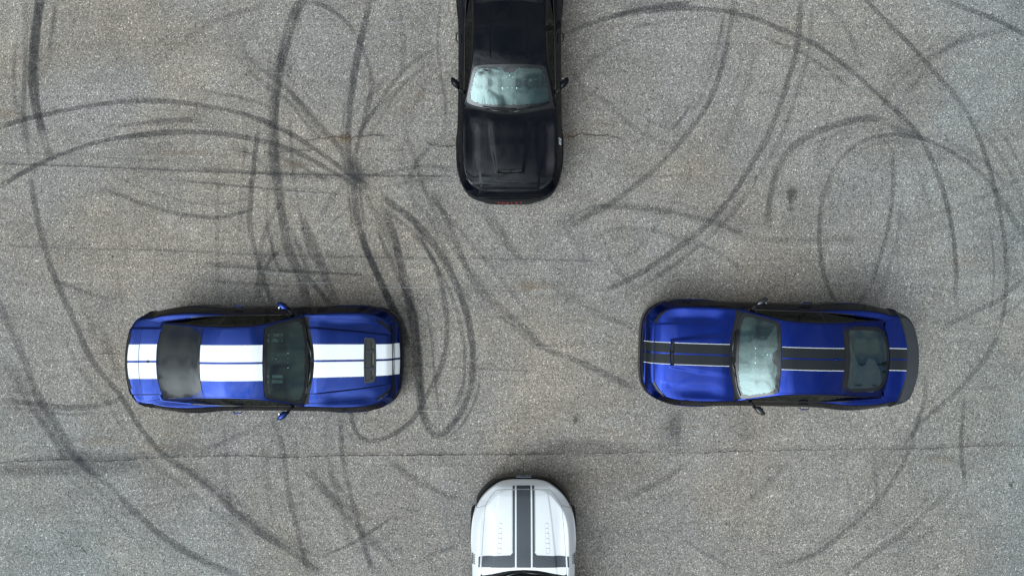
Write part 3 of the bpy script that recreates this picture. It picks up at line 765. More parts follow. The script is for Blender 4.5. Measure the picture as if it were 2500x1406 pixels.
def make_car(cfg, label, loc, rz):
    S_ = Surf(cfg); P = M[cfg['paint']]
    root = bpy.data.objects.new('sports_coupe', None); link(root)
    root['label'] = label; root['category'] = 'car'; root['group'] = 'sports coupes parked nose to nose on the lot'
    out = [tuple(p) for p in S_.half]
    def outseg(a, b):
        r = [p for p in out if a < p[0] < b and p[1] > .2]
        def at(x):
            for i in range(len(out) - 1):
                if (out[i][0] - x) * (out[i+1][0] - x) <= 0 and out[i][1] > .15:
                    t = (x - out[i][0]) / (out[i+1][0] - out[i][0] + 1e-9); return (x, out[i][1]*(1-t) + out[i+1][1]*t)
        return [at(a)] + r + [at(b)]
    hf = cfg['hood_front']       # front-centre .. front corner of the hood
    hs = cfg['hood_side']        # front corner .. rear corner
    hr = cfg['hood_rear']        # rear corner .. rear centre
    hood_half = spline(hf, .03).tolist() + spline(hs, .05).tolist()[1:] + spline(hr, .03).tolist()[1:]
    hood_half = [(p[0], max(p[1], 0)) for p in hood_half]
    hood_poly = mirror(hood_half)
    holes = []
    if 'slot' in cfg: holes.append(cfg['slot'])
    if 'vent' in cfg: holes.append(cfg['vent'])
    for lv in cfg.get('louvers', []): holes.append(lv)
    hood = patch(S_, hood_poly, 'hood', P, root, holes=holes)
    FX, DX, QX, TX = cfg['fx'], 1.68, 3.00, cfg['tx']
    # hood corner where the fender starts
    fc = tuple(hs[0]) if cfg.get('fender_from_corner', True) else tuple(hf[-1])
    # ---- front bumper top
    out_f = [p for p in out if p[0] <= FX and p[1] >= 0 and out.index(p) < len(out)//2]
    bump_half = [(out[0][0], 0.0)] + out_f[1:] + [outseg(FX, FX + .01)[0]] + [tuple(p) for p in reversed(spline(hf, .03).tolist())]
    bump_half = [(a, max(b, 0)) for a, b in bump_half]
    lampP = [cfg['lamp'], [(a, -b) for a, b in cfg['lamp']]]
    fb = patch(S_, mirror(bump_half), 'front_bumper', P, root, holes=lampP)
    for lp in lampP:
        hl = patch(S_, lp, 'headlight', M['lamp'], root, dz=-.018)
    fr = cfg['front_rows']
    skirt(S_, 'bumper_face', P, fb, 0, FX, lambda x, y, ze: fr(x, y, ze)[0], ends='front')
    skirt(S_, 'grille', M['matte'], fb, 0, FX, lambda x, y, ze: fr(x, y, ze)[1], ends='front')
    skirt(S_, 'lower_bumper', P if cfg.get('lower_paint', True) else M['matte'], fb, 0, FX, lambda x, y, ze: fr(x, y, ze)[2], ends='front')
    skirt(S_, 'front_splitter', M['gloss_black'], root, 0, FX, lambda x, y, ze: fr(x, y, ze)[3], ends='front')
    # ---- fenders, doors, quarters
    pb = [(hr[0][0], hr[0][1]), (1.615, .770)]           # hood corner .. foot of the A pillar
    belt = [(1.70, .800), (2.2, .790), (3.0, .780)]
    fend = [tuple(p) for p in spline(hs, .05)] + [(1.60, .765), (DX, .800)] + list(reversed(outseg(FX, DX)))
    door = [(DX, .800), (2.2, .790), (QX, .780)] + list(reversed(outseg(DX, QX)))
    trunk_side = cfg['trunk_side']
    quart = [(QX, .780), (3.5, .757), (3.80, .725), (4.0, .70)] + [(4.08, .655)] + [(TX, trunk_side)] + list(reversed(outseg(QX, TX)))
    frame_half = None
    for sgn in (1, -1):
        ms = lambda poly: [(a, b * sgn) for a, b in poly]
        f_ = patch(S_, ms(fend), 'front_fender', P, root)
        d_ = patch(S_, ms(door), 'door', P, root)
        q_ = patch(S_, ms(quart), 'rear_quarter', P, root)
        # door handle
        hb = MB(); zz = .80
        hb.tube([(X0 - 2.74, sgn * .915, zz), (X0 - 2.77, sgn * .940, zz), (X0 - 2.87, sgn * .940, zz), (X0 - 2.90, sgn * .915, zz)], .011, 6)
        hb.build('door_handle', P, d_, True)
    sk = skirt(S_, 'fender_side', P, root, FX, DX, side_rows)
    sk += skirt(S_, 'door_side', P, root, DX, QX, side_rows)
    sk += skirt(S_, 'quarter_side', P, root, QX, TX, side_rows)
    # ---- cowl
    gb = cfg.get('glass_bottom', [(1.50, 0), (1.515, .3), (1.545, .5), (1.60, .68), (1.64, .742)])
    ws = gb + [(1.70, .745), (1.85, .700), (2.0, .658), (2.10, .626), (2.14, .606), (2.165, .570), (2.176, .50), (2.180, .3), (2.183, 0)]
    wi = [(1.565, 0), (1.575, .3), (1.60, .50), (1.635, .62), (1.675, .668), (1.74, .676), (1.9, .632), (2.03, .592), (2.085, .565), (2.115, .52), (2.125, .4), (2.128, 0)]
    if cfg.get('visor_notch'):
        wi = wi[:-2] + [(2.120, .45), (2.125, .16), (2.10, .115), (2.055, .075), (2.05, 0)]
    cowl_half = [(hr[-1][0], 0)] + [tuple(p) for p in reversed(spline(hr, .03))][1:] + [(1.60, .765), (1.66, .775)] + list(reversed(gb))
    cw = patch(S_, mirror(cowl_half), 'cowl', M['matte'], root, dz=-.012)
    wsm = spline(ws[:5], .03).tolist() + ws[5:]
    ws_poly = mirror([(a, max(b, 0)) for a, b in wsm]); wi_poly = mirror(wi)
    wnd = patch(S_, wi_poly, 'windshield', M['glass'], root, gap=0)
    patch(S_, ws_poly, 'frit_band', M['frit'], wnd, holes=[wi_poly], gap=.001)
    # ---- roof
    rf = [(2.190, 0), (2.187, .3), (2.178, .56), (2.19, .592), (2.35, .583), (2.7, .566), (3.0, .568), (3.20, .580), (3.215, .45), (3.235, .25), (3.245, 0)]
    roof = patch(S_, mirror(rf), 'roof', P, root)
    # ---- rear window
    rw = cfg['rear_glass']; ri = cfg['rear_inner']
    rwm = [(a, b) for a, b in rw]
    rwin = patch(S_, mirror(ri), 'rear_window', M[cfg.get('rear_mat', 'glass_rear')], root, gap=0)
    patch(S_, mirror(rwm), 'frit_band', M['frit'], rwin, holes=[mirror(ri)], gap=.001)
    # ---- side frames: everything of the greenhouse between windscreen, roof, rear glass and belt, minus side windows
    dw = [(1.80, .768), (2.0, .708), (2.2, .660), (2.5, .640), (2.93, .632), (2.95, .772), (2.2, .780), (1.85, .788)]
    qw = [(2.99, .632), (3.3, .637), (3.55, .655), (3.72, .690), (3.60, .728), (3.3, .758), (2.99, .770)]
    frame = [(1.615, .765), (1.655, .748), (1.72, .748), (1.85, .704), (2.0, .662), (2.10, .630), (2.143, .610), (2.169, .573), (2.182, .565), (2.19, .595), (2.35, .586), (2.7, .569), (3.0, .571), (3.20, .583)]
    frame += [(p[0], p[1] + .003) for p in rw if p[1] > .3 and p[0] > 3.22]
    frame += [cfg['cpillar_end'], (4.08, .655), (4.0, .70), (3.80, .725), (3.5, .757), (QX, .780), (2.2, .790), (DX, .800)]
    for sgn in (1, -1):
        ms = lambda poly: [(a, b * sgn) for a, b in poly]
        patch(S_, ms(frame), 'roof_rail', P, root, holes=[ms(dw), ms(qw)], gap=.0)
        patch(S_, ms(dw), 'door_window', M['glass_side'], root, dz=-.004, gap=0)
        patch(S_, ms(qw), 'quarter_window', M['glass_side'], root, dz=-.004, gap=0)
        # black weather strip along the belt
        strip(S_, 'belt_seal', M['gloss_black'], root, 1.74, 3.55, (lambda v, s_=sgn: s_ * np.interp(v, [1.7, 2.2, 3.0, 3.55], [.793, .781, .772, .738])), (lambda v, s_=sgn: s_ * np.interp(v, [1.7, 2.2, 3.0, 3.55], [.803, .795, .786, .752])), dz=.003, ny=3)
    # ---- trunk lid
    te = cfg['tail_end']
    rbot = [p for p in rw if p[0] > 3.9]
    tl = [(p[0] + .008, p[1]) for p in reversed(rbot)] + [(4.06, rbot[0][1] + .012), (4.08, .652 if trunk_side > .64 else trunk_side + .01), (TX, trunk_side)]
    tl = [(rbot[-1][0] + .008, 0)] + tl[1:] + te
    trunk = patch(S_, mirror([(a, max(b, 0)) for a, b in tl]), 'trunk_lid', P, root)
    # tail skin between trunk edge and outline
    out_r = [p for p in out if p[0] >= TX and out.index(p) > len(out)//2]
    tb = [te[-1]] + list(reversed(te))[1:] + [(TX, trunk_side), outseg(TX, TX + .001)[0]] + out_r + [(out[-1][0], 0)]
    tail = patch(S_, mirror([(a, max(b, 0)) for a, b in tb]), 'rear_bumper', M['spoiler'] if cfg.get('tail') == 'spoiler_dark' else P, root, gap=.001)
    skirt(S_, 'tail_face', P, tail, TX, out[-1][0], rear_rows, ends='rear')
    for sgn in (1, -1):
        for k in range(3):
            b_ = MB(); b_.box((X0 - 4.565 + abs(.50 + .085 * k - .5) * .45, sgn * (.50 + .085 * k), .88), (.05, .04, .16), rz=sgn * .35); b_.build('tail_light', M['lamp_red'], root)
    # ---- seams
    curves = [[(a, b) for a, b in hood_half]] + [[(a, -b) for a, b in hood_half]]
    for s_ in (1, -1):
        curves += [[(DX, .800*s_), (outseg(DX, DX+.01)[0][0], outseg(DX, DX+.01)[0][1]*s_ - .01*s_)], [(QX, .780*s_), (QX, (outseg(QX, QX+.01)[0][1] - .01)*s_)],
                   [(FX, (outseg(FX, FX+.01)[0][1] - .01)*s_), (hs[0][0], hs[0][1]*s_)],
                   [(TX, (outseg(TX, TX+.01)[0][1] - .01)*s_), (TX, trunk_side*s_), (4.08, .655*s_)]]
    curves += [[(a, b) for a, b in te], [(a, -b) for a, b in te]]
    rl = [(2.187, .3), (2.178, .56), (2.19, .592), (2.35, .584), (2.7, .567), (3.0, .5695), (3.20, .5815), (3.22, .45), (3.24, .25), (3.25, 0)]
    curves += [rl, [(a, -b) for a, b in rl], [(2.187, -.3), (2.190, 0), (2.187, .3)]]
    gap_liner(S_, curves, root)
    # ---- wheels, underbody, cabin
    for wx in WX:
        for sgn in (1, -1): wheel(root, X0 - wx, sgn * (.943 - .1275), sgn)
    ub = MB(); ub.box((0, 0, .30), (4.3, 1.30, .20)); ub.box((X0 - 2.2, 0, .30), (1.9, 1.66, .22)); ub.build('underbody', M['matte'], root)
    for sgn in (1, -1):
        b_ = MB(); b_.box((X0 - 2.22, sgn * .885, .20), (1.85, .07, .09)); b_.build('side_sill', M['matte'], root)
    cb_ = MB()
    cb_.box((X0 - 2.85, 0, .42), (2.5, 1.50, .03))
    for sgn in (1, -1): cb_.box((X0 - 2.85, sgn * .765, .66), (2.4, .03, .50))
    cb_.box((X0 - 1.62, 0, .68), (.03, 1.5, .5)); cb_.box((X0 - 4.05, 0, .70), (.03, 1.2, .5))
    cb_.build('cabin_shell', M['cabin'], root)
    # dashboard with a hooded binnacle
    dn = [(1.58, .955), (1.72, .965), (1.86, .945), (1.93, .90), (1.96, .78), (1.94, .60)]
    V = []; F = []
    ys_ = np.linspace(-.72, .72, 25)
    for yv in ys_:
        for a, z in dn:
            bulge_ = .025 * math.exp(-((yv - .37) / .16) ** 2) + .012 * math.exp(-((yv + .35) / .2) ** 2)
            V.append((X0 - a - .03 * (yv / .72) ** 2 * 0, yv, z + (bulge_ if 1.6 < a < 1.95 else 0) - .04 * (yv / .72) ** 4))
    m_ = len(dn)
    for i in range(24):
        for j in range(m_ - 1): F.append((i*m_ + j, i*m_ + j + 1, (i+1)*m_ + j + 1, (i+1)*m_ + j))
    dash = mesh_np('dashboard', V, F, M['cabin'], root, True)
    for yv, r_ in ((-.125, .022), (-.042, .014), (.042, .014), (.125, .022)): MB().dome((X0 - 1.90, yv, .925), r_, .014, 10, 4).build('chrome_knob', M['chrome'], dash, True)
    # steering wheel (left hand drive: +y is the driver's side)
    sb = MB(); c0 = np.array((X0 - 2.08, .37, .80)); pts = []
    for k in range(25):
        a = 2 * math.pi * k / 24; pts.append(c0 + np.array((-.085 * math.sin(a), .175 * math.cos(a), .155 * math.sin(a))))
    sb.tube(pts, .014, 6)
    for a in (0, math.pi, -math.pi/2): sb.tube([c0, c0 + np.array((-.085*math.sin(a), .175*math.cos(a), .155*math.sin(a)))], .012, 5)
    sb.dome(tuple(c0), .05, .03, 10, 4)
    sb.build('steering_wheel', M['seat'], root, True)
    # console
    kb = MB(); kb.box((X0 - 2.35, 0, .52), (.85, .22, .20)); kc = kb.build('centre_console', M['cabin'], root)
    kp = MB()
    for (dx_, dy_, lx, ly) in ((0, .055, .14, .006), (0, -.055, .14, .006), (.07, 0, .006, .116), (-.07, 0, .006, .116)): kp.box((X0 - 2.20 + dx_, dy_, .626), (lx, ly, .008))
    kp.dome((X0 - 2.19, 0, .68), .024, .028, 12, 5); kp.tube([(X0 - 2.20, 0, .62), (X0 - 2.19, 0, .69)], .008, 6)
    kp.build('shift_lever', M['chrome'], kc, True)
    for sgn in (1, -1):
        st = bpy.data.objects.new('front_seat', None); link(st, root)
        q = MB(); q.box((X0 - 2.22, sgn*.37, .50), (.50, .48, .14), ry=-.12, taper=.9); q.box((X0 - 2.52, sgn*.37, .78), (.14, .48, .60), ry=-.38, taper=.82)
        q.box((X0 - 2.66, sgn*.37, 1.08), (.10, .24, .16), ry=-.3, taper=.85)
        so = q.build('cushion', M['seat'], st)
        bv = so.modifiers.new('b', 'BEVEL'); bv.width = .035; bv.segments = 3; bv.limit_method = 'NONE'
        if cfg.get('seat_stripes'):
            q = MB()
            for o_ in (-.045, .045): q.box((X0 - 2.20, sgn*.37 + o_, .585), (.20, .058, .01), ry=-.12); q.box((X0 - 2.42, sgn*.37 + o_, .80), (.01, .058, .42), ry=-.38)
            q.build('seat_stripe', M['seat_stripe'], st)
    q = MB(); q.box((X0 - 3.12, 0, .50), (.45, 1.15, .14), ry=-.15, taper=.95); q.box((X0 - 3.42, 0, .75), (.14, 1.15, .50), ry=-.45, taper=.92); q.box((X0 - 3.85, 0, .92), (.50, 1.15, .03))
    q.build('rear_seat', M['seat'], root)
    q = MB(); q.box((X0 - 2.19, 0, 1.245), (.03, .23, .06)); q.box((X0 - 2.16, 0, 1.275), (.04, .05, .05)); q.build('rear_view_mirror', M['gloss_black'], root)
    # ---- door mirrors
    for sgn in (1, -1):
        mo = bpy.data.objects.new('door_mirror', None); link(mo, root)
        pl = [(1.845, .880), (1.925, .985), (1.985, 1.022), (2.045, 1.018), (2.058, .985), (2.02, .930), (1.975, .878)]
        V = []; F = []; n = len(pl); c_ = np.mean(pl, axis=0)
        for (zz, sc) in ((.930, .80), (.945, .97), (.99, 1.0), (1.035, .93), (1.055, .68)):
            for a, b in pl:
                a2, b2 = c_ + (np.array((a, b)) - c_) * sc; V.append((X0 - a2, sgn * b2, zz))
        for r_ in range(4):
            for k in range(n): F.append((r_*n + k, r_*n + (k+1) % n, (r_+1)*n + (k+1) % n, (r_+1)*n + k))
        F.append(tuple(4*n + k for k in range(n))); F.append(tuple(range(n))[::-1])
        if sgn > 0: F = [tuple(reversed(f)) for f in F]
        mesh_np('mirror_shell', V, F, M[cfg.get('mirror', cfg['paint'])], mo, True)
        q = MB(); q.tube([(X0 - 1.80, sgn*.795, .955), (X0 - 1.86, sgn*.86, .962), (X0 - 1.91, sgn*.91, .97)], [.030, .024, .022], 8); q.build('mirror_arm', M['matte'], mo, True)
        q = MB(); q.box((X0 - 2.012, sgn*.945, .985), (.012, .09, .06), rz=-sgn*.45); q.build('mirror_glass', M['chrome'], mo)
    # ---- wipers
    def onS(pts, dz): 
        a = np.array(pts, float); z = S_.Z(a) + dz; return [(X0 - a[i, 0], a[i, 1], z[i]) for i in range(len(a))]
    for arm, blade in (([(1.455, .03), (1.475, .18), (1.535, .38)], [(1.50, .17), (1.53, .36), (1.565, .54), (1.625, .69)]),
                       ([(1.455, -.02), (1.475, -.22), (1.51, -.42)], [(1.505, .12), (1.51, -.10), (1.525, -.30), (1.55, -.46)])):
        wo = bpy.data.objects.new('wiper', None); link(wo, root)
        MB().tube(onS(arm, .022), .011, 6).build('wiper_arm', M['gloss_black'], wo, True)
        MB().tube(onS(blade, .016), .009, 6).build('wiper_blade', M['matte'], wo, True)
    # ---- antenna
    ax = cfg['antenna']; za = float(S_.Z(np.array([[ax, 0.0]]))[0])
    MB().dome((X0 - ax, 0, za - .004), .026, .030, 14, 5).build('antenna', M[cfg.get('antenna_mat', cfg['paint'])], root, True)
    # ---- hood opening
    if 'slot' in cfg:
        sl = cfg['slot']
        q = patch(S_, sl, 'hood_scoop', M['matte'], root, dz=-.045, gap=-.004)
        wl = MB()
        pc = spline(sl + [sl[0]], .02); zz = S_.Z(pc)
        V = [(X0 - p[0], p[1], z) for p, z in zip(pc, zz - .002)] + [(X0 - p[0], p[1], z) for p, z in zip(pc, zz - .05)]; n = len(pc)
        mesh_np('scoop_wall', V, [(k, k+1, n+k+1, n+k) for k in range(n-1)], M['matte'], q, False)
        xm = np.mean([p[0] for p in sl])
        MB().box((X0 - xm, 0, float(S_.Z(np.array([[xm, 0.]]))[0]) - .02), (.05, .03, .02)).build('scoop_rib', M['gloss_black'], q)
    if 'vent' in cfg:
        vp = cfg['vent']; ops = cfg['vent_open']; slabs = cfg['vent_slab']
        vt = patch(S_, vp, 'hood_vent', M['vent'], root, dz=.012, h=.008, gap=-.002, holes=ops + slabs)
        for sp_ in slabs: patch(S_, sp_, 'vent_panel', M['vent_dark'], vt, dz=-.004, h=.012, gap=-.003)
        for op in ops:
            patch(S_, op, 'vent_mesh', M['mesh'], vt, dz=-.035, h=.012, gap=-.004)
        V = []; F = []
        for op in ops + slabs + [vp]:
            pc = np.array(op + [op[0]]); pc = spline(pc, .02) if False else pc
            zz = S_.Z(pc); b0 = len(V); n = len(pc)
            V += [(X0 - p[0], p[1], z + .0125) for p, z in zip(pc, zz)] + [(X0 - p[0], p[1], z - .038) for p, z in zip(pc, zz)]
            F += [(b0 + k, b0 + k+1, b0 + n+k+1, b0 + n+k) for k in range(n-1)]
        mesh_np('vent_wall', V, F, M['matte'], vt, False)
    for lv in cfg.get('louvers', []):
        a = np.array(lv); xa, xb_ = a[:, 0].min(), a[:, 0].max(); n = 6; dx = (xb_ - xa) / n
        fr_ = patch(S_, lv, 'hood_louver', P, root, dz=-.006, gap=-.002)
        for k in range(n):
            x1 = xa + dx * k + .006; x2 = x1 + dx - .012
            t1 = (x1 - xa) / (xb_ - xa); 
            yl = lambda x: np.interp(x, [xa, xb_], [sorted([p[1] for p in lv if abs(p[0]-xa) < .03])[0], sorted([p[1] for p in lv if abs(p[0]-xb_) < .03])[0]])
            yh = lambda x: np.interp(x, [xa, xb_], [sorted([p[1] for p in lv if abs(p[0]-xa) < .03])[-1], sorted([p[1] for p in lv if abs(p[0]-xb_) < .03])[-1]])
            q = np.array([[x1, yl(x1) + .008], [x1, yh(x1) - .008], [x2, yh(x2) - .008], [x2, yl(x2) + .008]]); z = S_.Z(q) + np.array([.005, .005, -.004, -.004])
            V = [(X0 - p[0], p[1], zz) for p, zz in zip(q, z)] + [(X0 - p[0], p[1], zz - .012) for p, zz in zip(q, z)]
            mesh_np('slat', V, [(0, 1, 2, 3), (7, 6, 5, 4), (0, 4, 5, 1), (1, 5, 6, 2), (2, 6, 7, 3), (3, 7, 4, 0)], P, fr_, False)
    root.location = loc; root.rotation_euler = (0, 0, rz)
    cfg['_'] = dict(S=S_, root=root, hood=hood, roof=roof, trunk=trunk, bumper=fb, tail=tail, windshield=wnd)
    return cfg['_']

OUT_A = [(0, 0), (.004, .25), (.018, .47), (.05, .61), (.12, .735), (.20, .80), (.29, .853), (.41, .895), (.63, .928), (1.0, .935), (1.44, .915), (2.2, .905), (2.9, .905), (3.2, .915), (3.55, .930), (3.8, .918), (4.05, .885), (4.25, .835), (4.38, .785), (4.48, .70), (4.55, .58), (4.592, .42), (4.622, .22), (4.632, 0)]
OUT_W = [(0, 0), (.006, .22), (.025, .38), (.06, .48), (.14, .60), (.25, .71), (.38, .80), (.50, .85), (.66, .888), (.9, .910), (1.2, .912), (1.5, .900), (2.2, .895), (2.9, .900), (3.2, .915), (3.55, .930), (3.8, .918), (4.05, .885), (4.25, .835), (4.38, .785), (4.48, .70), (4.55, .58), (4.592, .42), (4.622, .22), (4.632, 0)]
ZREST = [(.6, .900), (1.0, .955), (1.42, 1.000), (2.0, .995), (3.0, 1.0), (3.5, 1.03), (4.0, 1.075), (4.2, 1.092), (4.45, 1.098), (4.66, 1.085)]
HOODB_SIDE = [(.37, .668), (.6, .690), (1.0, .718), (1.40, .738), (1.50, .740)]
HOODB_REAR = [(1.50, .740), (1.53, .715), (1.515, .62), (1.475, .45), (1.435, .25), (1.418, 0)]
HOODA_SIDE = [(.36, .742), (.5, .772), (.7, .803), (1.0, .828), (1.3, .833), (1.46, .828)]
HOODA_REAR = [(1.46, .828), (1.525, .80), (1.52, .68), (1.475, .45), (1.435, .25), (1.418, 0)]
RG_SQ = [(3.255, 0), (3.245, .25), (3.225, .45), (3.215, .585), (3.5, .603), (3.8, .625), (3.985, .640), (4.03, .5), (4.07, .3), (4.085, 0)]
RI_SQ = [(3.30, 0), (3.29, .25), (3.275, .50), (3.30, .555), (3.6, .575), (3.85, .590), (3.93, .585), (3.98, .5), (4.02, .3), (4.04, 0)]
RG_RD = [(3.255, 0), (3.245, .25), (3.225, .45), (3.215, .560), (3.5, .562), (3.8, .555), (3.93, .545), (4.03, .48), (4.09, .36), (4.12, .2), (4.13, 0)]
RI_RD = [(3.35, 0), (3.34, .25), (3.325, .46), (3.36, .495), (3.6, .497), (3.85, .485), (3.96, .450), (4.03, .35), (4.06, .2), (4.07, 0)]
LAMP_A = [(.165, .53), (.19, .50), (.215, .56), (.28, .66), (.36, .742), (.405, .762), (.39, .785), (.33, .752), (.25, .690), (.185, .605), (.155, .56)]
LAMP_B = [(.37, .668), (.25, .585), (.155, .50), (.130, .445), (.112, .455), (.120, .520), (.205, .612), (.330, .700), (.375, .715)]

def rows_right(x, y, ze):
    f = 1 - smooth((abs(y) - .50) / .08)            # 1 across the grille, 0 at the corners
    gr = .055 * float(f)
    zt = ze - .003
    a = [(-.004, zt), (.004, zt - .015), (.004 - .2*gr, zt - .05)]
    g_ = [(.003 - .2*gr, zt - .045), (-gr, zt - .07), (-gr, .49), (.0, .465)]
    lo = [(.0, .47), (.014, .455), (.018, .40), (.012, .34)]
    sp = [(.0, .345), (.010, .27), (.018, .235), (.018, .215), (-.05, .205)]
    return a, g_, lo, sp
def f_c(y): return 1 - smooth((abs(y) - .35) / .2)
def rows_black(x, y, ze):
    a, g_, lo, sp = rows_right(x, y, ze)
    e = .018 + .030 * float(f_c(y))
    sp = [(.0, .345), (.002, .268), (e, .252), (e, .225), (-.05, .205)]
    return a, g_, lo, sp
def rows_white(x, y, ze):
    zt = ze - .003
    c_ = float(smooth((abs(y) - .40) / .15) * (1 - smooth((abs(y) - .80) / .08)))
    return ([(-.004, zt), (.006, zt - .03), (.004, zt - .09)], [(.003, zt - .085), (-.02, .45), (.01, .42)], [(.01, .42), (.018, .38), (.012, .32)],
            [(.0, .33), (.008 + .030*c_, .27), (.010 + .036*c_, .235), (.010 + .036*c_, .215), (-.05, .205)])

left = dict(paint='blue', outline=OUT_A, zc=[(0, .625), (.05, .675), (.088, .690), (.108, .755), (.3, .832)] + ZREST, bulge='wide', bh=.030,
    hood_front=[(.108, 0), (.112, .25), (.125, .43), (.155, .50), (.25, .585), (.37, .668)], hood_side=HOODB_SIDE, hood_rear=HOODB_REAR, fx=.41, tx=4.33, lamp=LAMP_B,
    front_rows=rows_right, trunk_side=.700, rear_glass=RG_SQ, rear_inner=RI_SQ, rear_mat='rear_mesh', cpillar_end=(4.03, .645),
    tail_end=[(4.33, .700), (4.345, .60), (4.37, .4), (4.385, .2), (4.388, 0)], antenna=4.235, antenna_mat='vent', seat_stripes=True, deck=.018,
    vent=[(.385, -.30), (.375, 0), (.385, .30), (.40, .36), (.43, .385), (.565, .395), (.573, .2), (.576, 0), (.573, -.2), (.565, -.395), (.43, -.385), (.40, -.36)],
    vent_open=[[(.405, -.125), (.405, .125), (.455, .118), (.455, -.118)], [(.405, .165), (.42, .33), (.455, .33), (.46, .19)], [(.405, -.165), (.46, -.19), (.455, -.33), (.42, -.33)]],
    vent_slab=[[(.462, -.135), (.462, .135), (.560, .15), (.560, -.15)], [(.468, .175), (.468, .345), (.552, .37), (.556, .172)], [(.468, -.175), (.556, -.172), (.552, -.37), (.468, -.345)]])
right = dict(paint='blue_deep', outline=OUT_A, zc=[(0, .600), (.02, .640), (.050, .655), (.075, .705), (.165, .755), (.3, .825)] + ZREST, bulge='scoop',
    hood_front=[(.165, 0), (.170, .25), (.180, .46), (.215, .56), (.28, .66), (.36, .742)], hood_side=HOODA_SIDE, hood_rear=HOODA_REAR, fx=.42, tx=4.31, lamp=LAMP_A,
    front_rows=rows_right, trunk_side=.700, rear_glass=RG_RD, rear_inner=RI_RD, cpillar_end=(4.03, .60), mirror='gloss_black', visor_notch=True,
    tail_end=[(4.31, .700), (4.345, .60), (4.395, .4), (4.425, .2), (4.430, 0)], antenna=3.09, tail='spoiler_dark', deck=.03,
    slot=[(.440, -.205), (.425, -.1), (.420, 0), (.425, .1), (.440, .205), (.490, .210), (.484, .1), (.482, 0), (.484, -.1), (.490, -.210)])
black = dict(right); black.update(paint='black', front_rows=rows_black, mirror='black', roofline=True, tail=None, antenna=3.11, lower_paint=False)
white = dict(paint='white', outline=OUT_W, zc=[(0, .585), (.045, .690), (.075, .735), (.10, .752), (.3, .832)] + ZREST, bulge='wide', bh=.014,
    hood_front=[(.102, 0), (.106, .25), (.120, .44), (.145, .50), (.25, .592), (.37, .668)], hood_side=HOODB_SIDE, hood_rear=HOODB_REAR, fx=.45, tx=4.33, lamp=[(.44, .825), (.47, .838), (.48, .828), (.45, .812)],
    front_rows=rows_white, trunk_side=.700, rear_glass=RG_SQ, rear_inner=RI_SQ, cpillar_end=(4.03, .645), ew=[.10, .14, .13, .115, .05], ed=[.035, .14, .16, .17, .02], ep=1.12,
    tail_end=[(4.33, .700), (4.345, .60), (4.37, .4), (4.385, .2), (4.388, 0)], antenna=4.235, lower_paint=False,
    louvers=[[(.64, .375), (.64, .425), (1.14, .455), (1.14, .390)], [(.64, -.425), (.64, -.375), (1.14, -.390), (1.14, -.455)]])

cL = make_car(left, 'blue coupe with twin white racing stripes and a large black hood vent', (-1.999 - X0, -1.258, 0), 0)
cR = make_car(right, 'deep blue coupe with charcoal centre stripe edged in white and dark grey spoiler', (4.690, -1.183, 0), R(178.75))
cB = make_car(black, 'glossy black coupe with red letters on its front splitter and a hood scoop', (-.040, 1.578 + X0, 0), R(-90))
cW = make_car(white, 'white coupe with grey T shaped hood stripes and louvered hood vents', (.203, -3.446 - X0, 0), R(90))

# ---------------------------------------------------------------- stripes and prints
# left car: twin white stripes
s = cL['S']
for sg in (1, -1):
    inn = lambda v, k=sg: k * np.full_like(np.asarray(v, float), .018)
    ho = lambda v, k=sg: k * np.interp(v, [.1, 1.4], [.272, .288])
    strip(s, 'stripe', M['stripe_white'], cL['hood'], lambda y: .114 + .06*y*y, lambda y: .372 + .06*y*y, inn, ho)
    strip(s, 'stripe', M['stripe_white'], cL['hood'], lambda y: .580 - .04*y*y, lambda y: 1.413 + .28*y*y, inn, ho)
    strip(s, 'stripe', M['stripe_white'], cL['bumper'], lambda y: .004 + .12*y*y, lambda y: .104 + .06*y*y, inn, lambda v, k=sg: k * np.full_like(np.asarray(v, float), .275))
    strip(s, 'stripe', M['stripe_white'], cL['roof'], lambda y: 2.195 - .02*y*y, lambda y: 3.240 - .1*y*y, inn, lambda v, k=sg: k * np.full_like(np.asarray(v, float), .300))
    strip(s, 'stripe', M['stripe_white'], cL['trunk'], lambda y: 4.097 - .15*y*y, lambda y: 4.383 - .1*y*y, inn, lambda v, k=sg: k * np.full_like(np.asarray(v, float), .296))
    strip(s, 'stripe', M['stripe_white'], cL['tail'], lambda y: 4.392 - .1*y*y, lambda y: 4.585 - .2*y*y, inn, lambda v, k=sg: k * np.full_like(np.asarray(v, float), .293))
MB().tube([(X0 - 4.17, -.735, 1.03), (X0 - 4.29, -.775, 1.09), (X0 - 4.43, -.815, 1.16)], [.005, .004, .003], 5).build('antenna_mast', M['gloss_black'], cL['root'], True)
strip(s, 'spoiler_strip', M['matte'], cL['tail'], lambda y: 4.578 - .30*y*y, lambda y: 4.628 - .30*y*y, -.47, .47, dz=.008, ny=14)
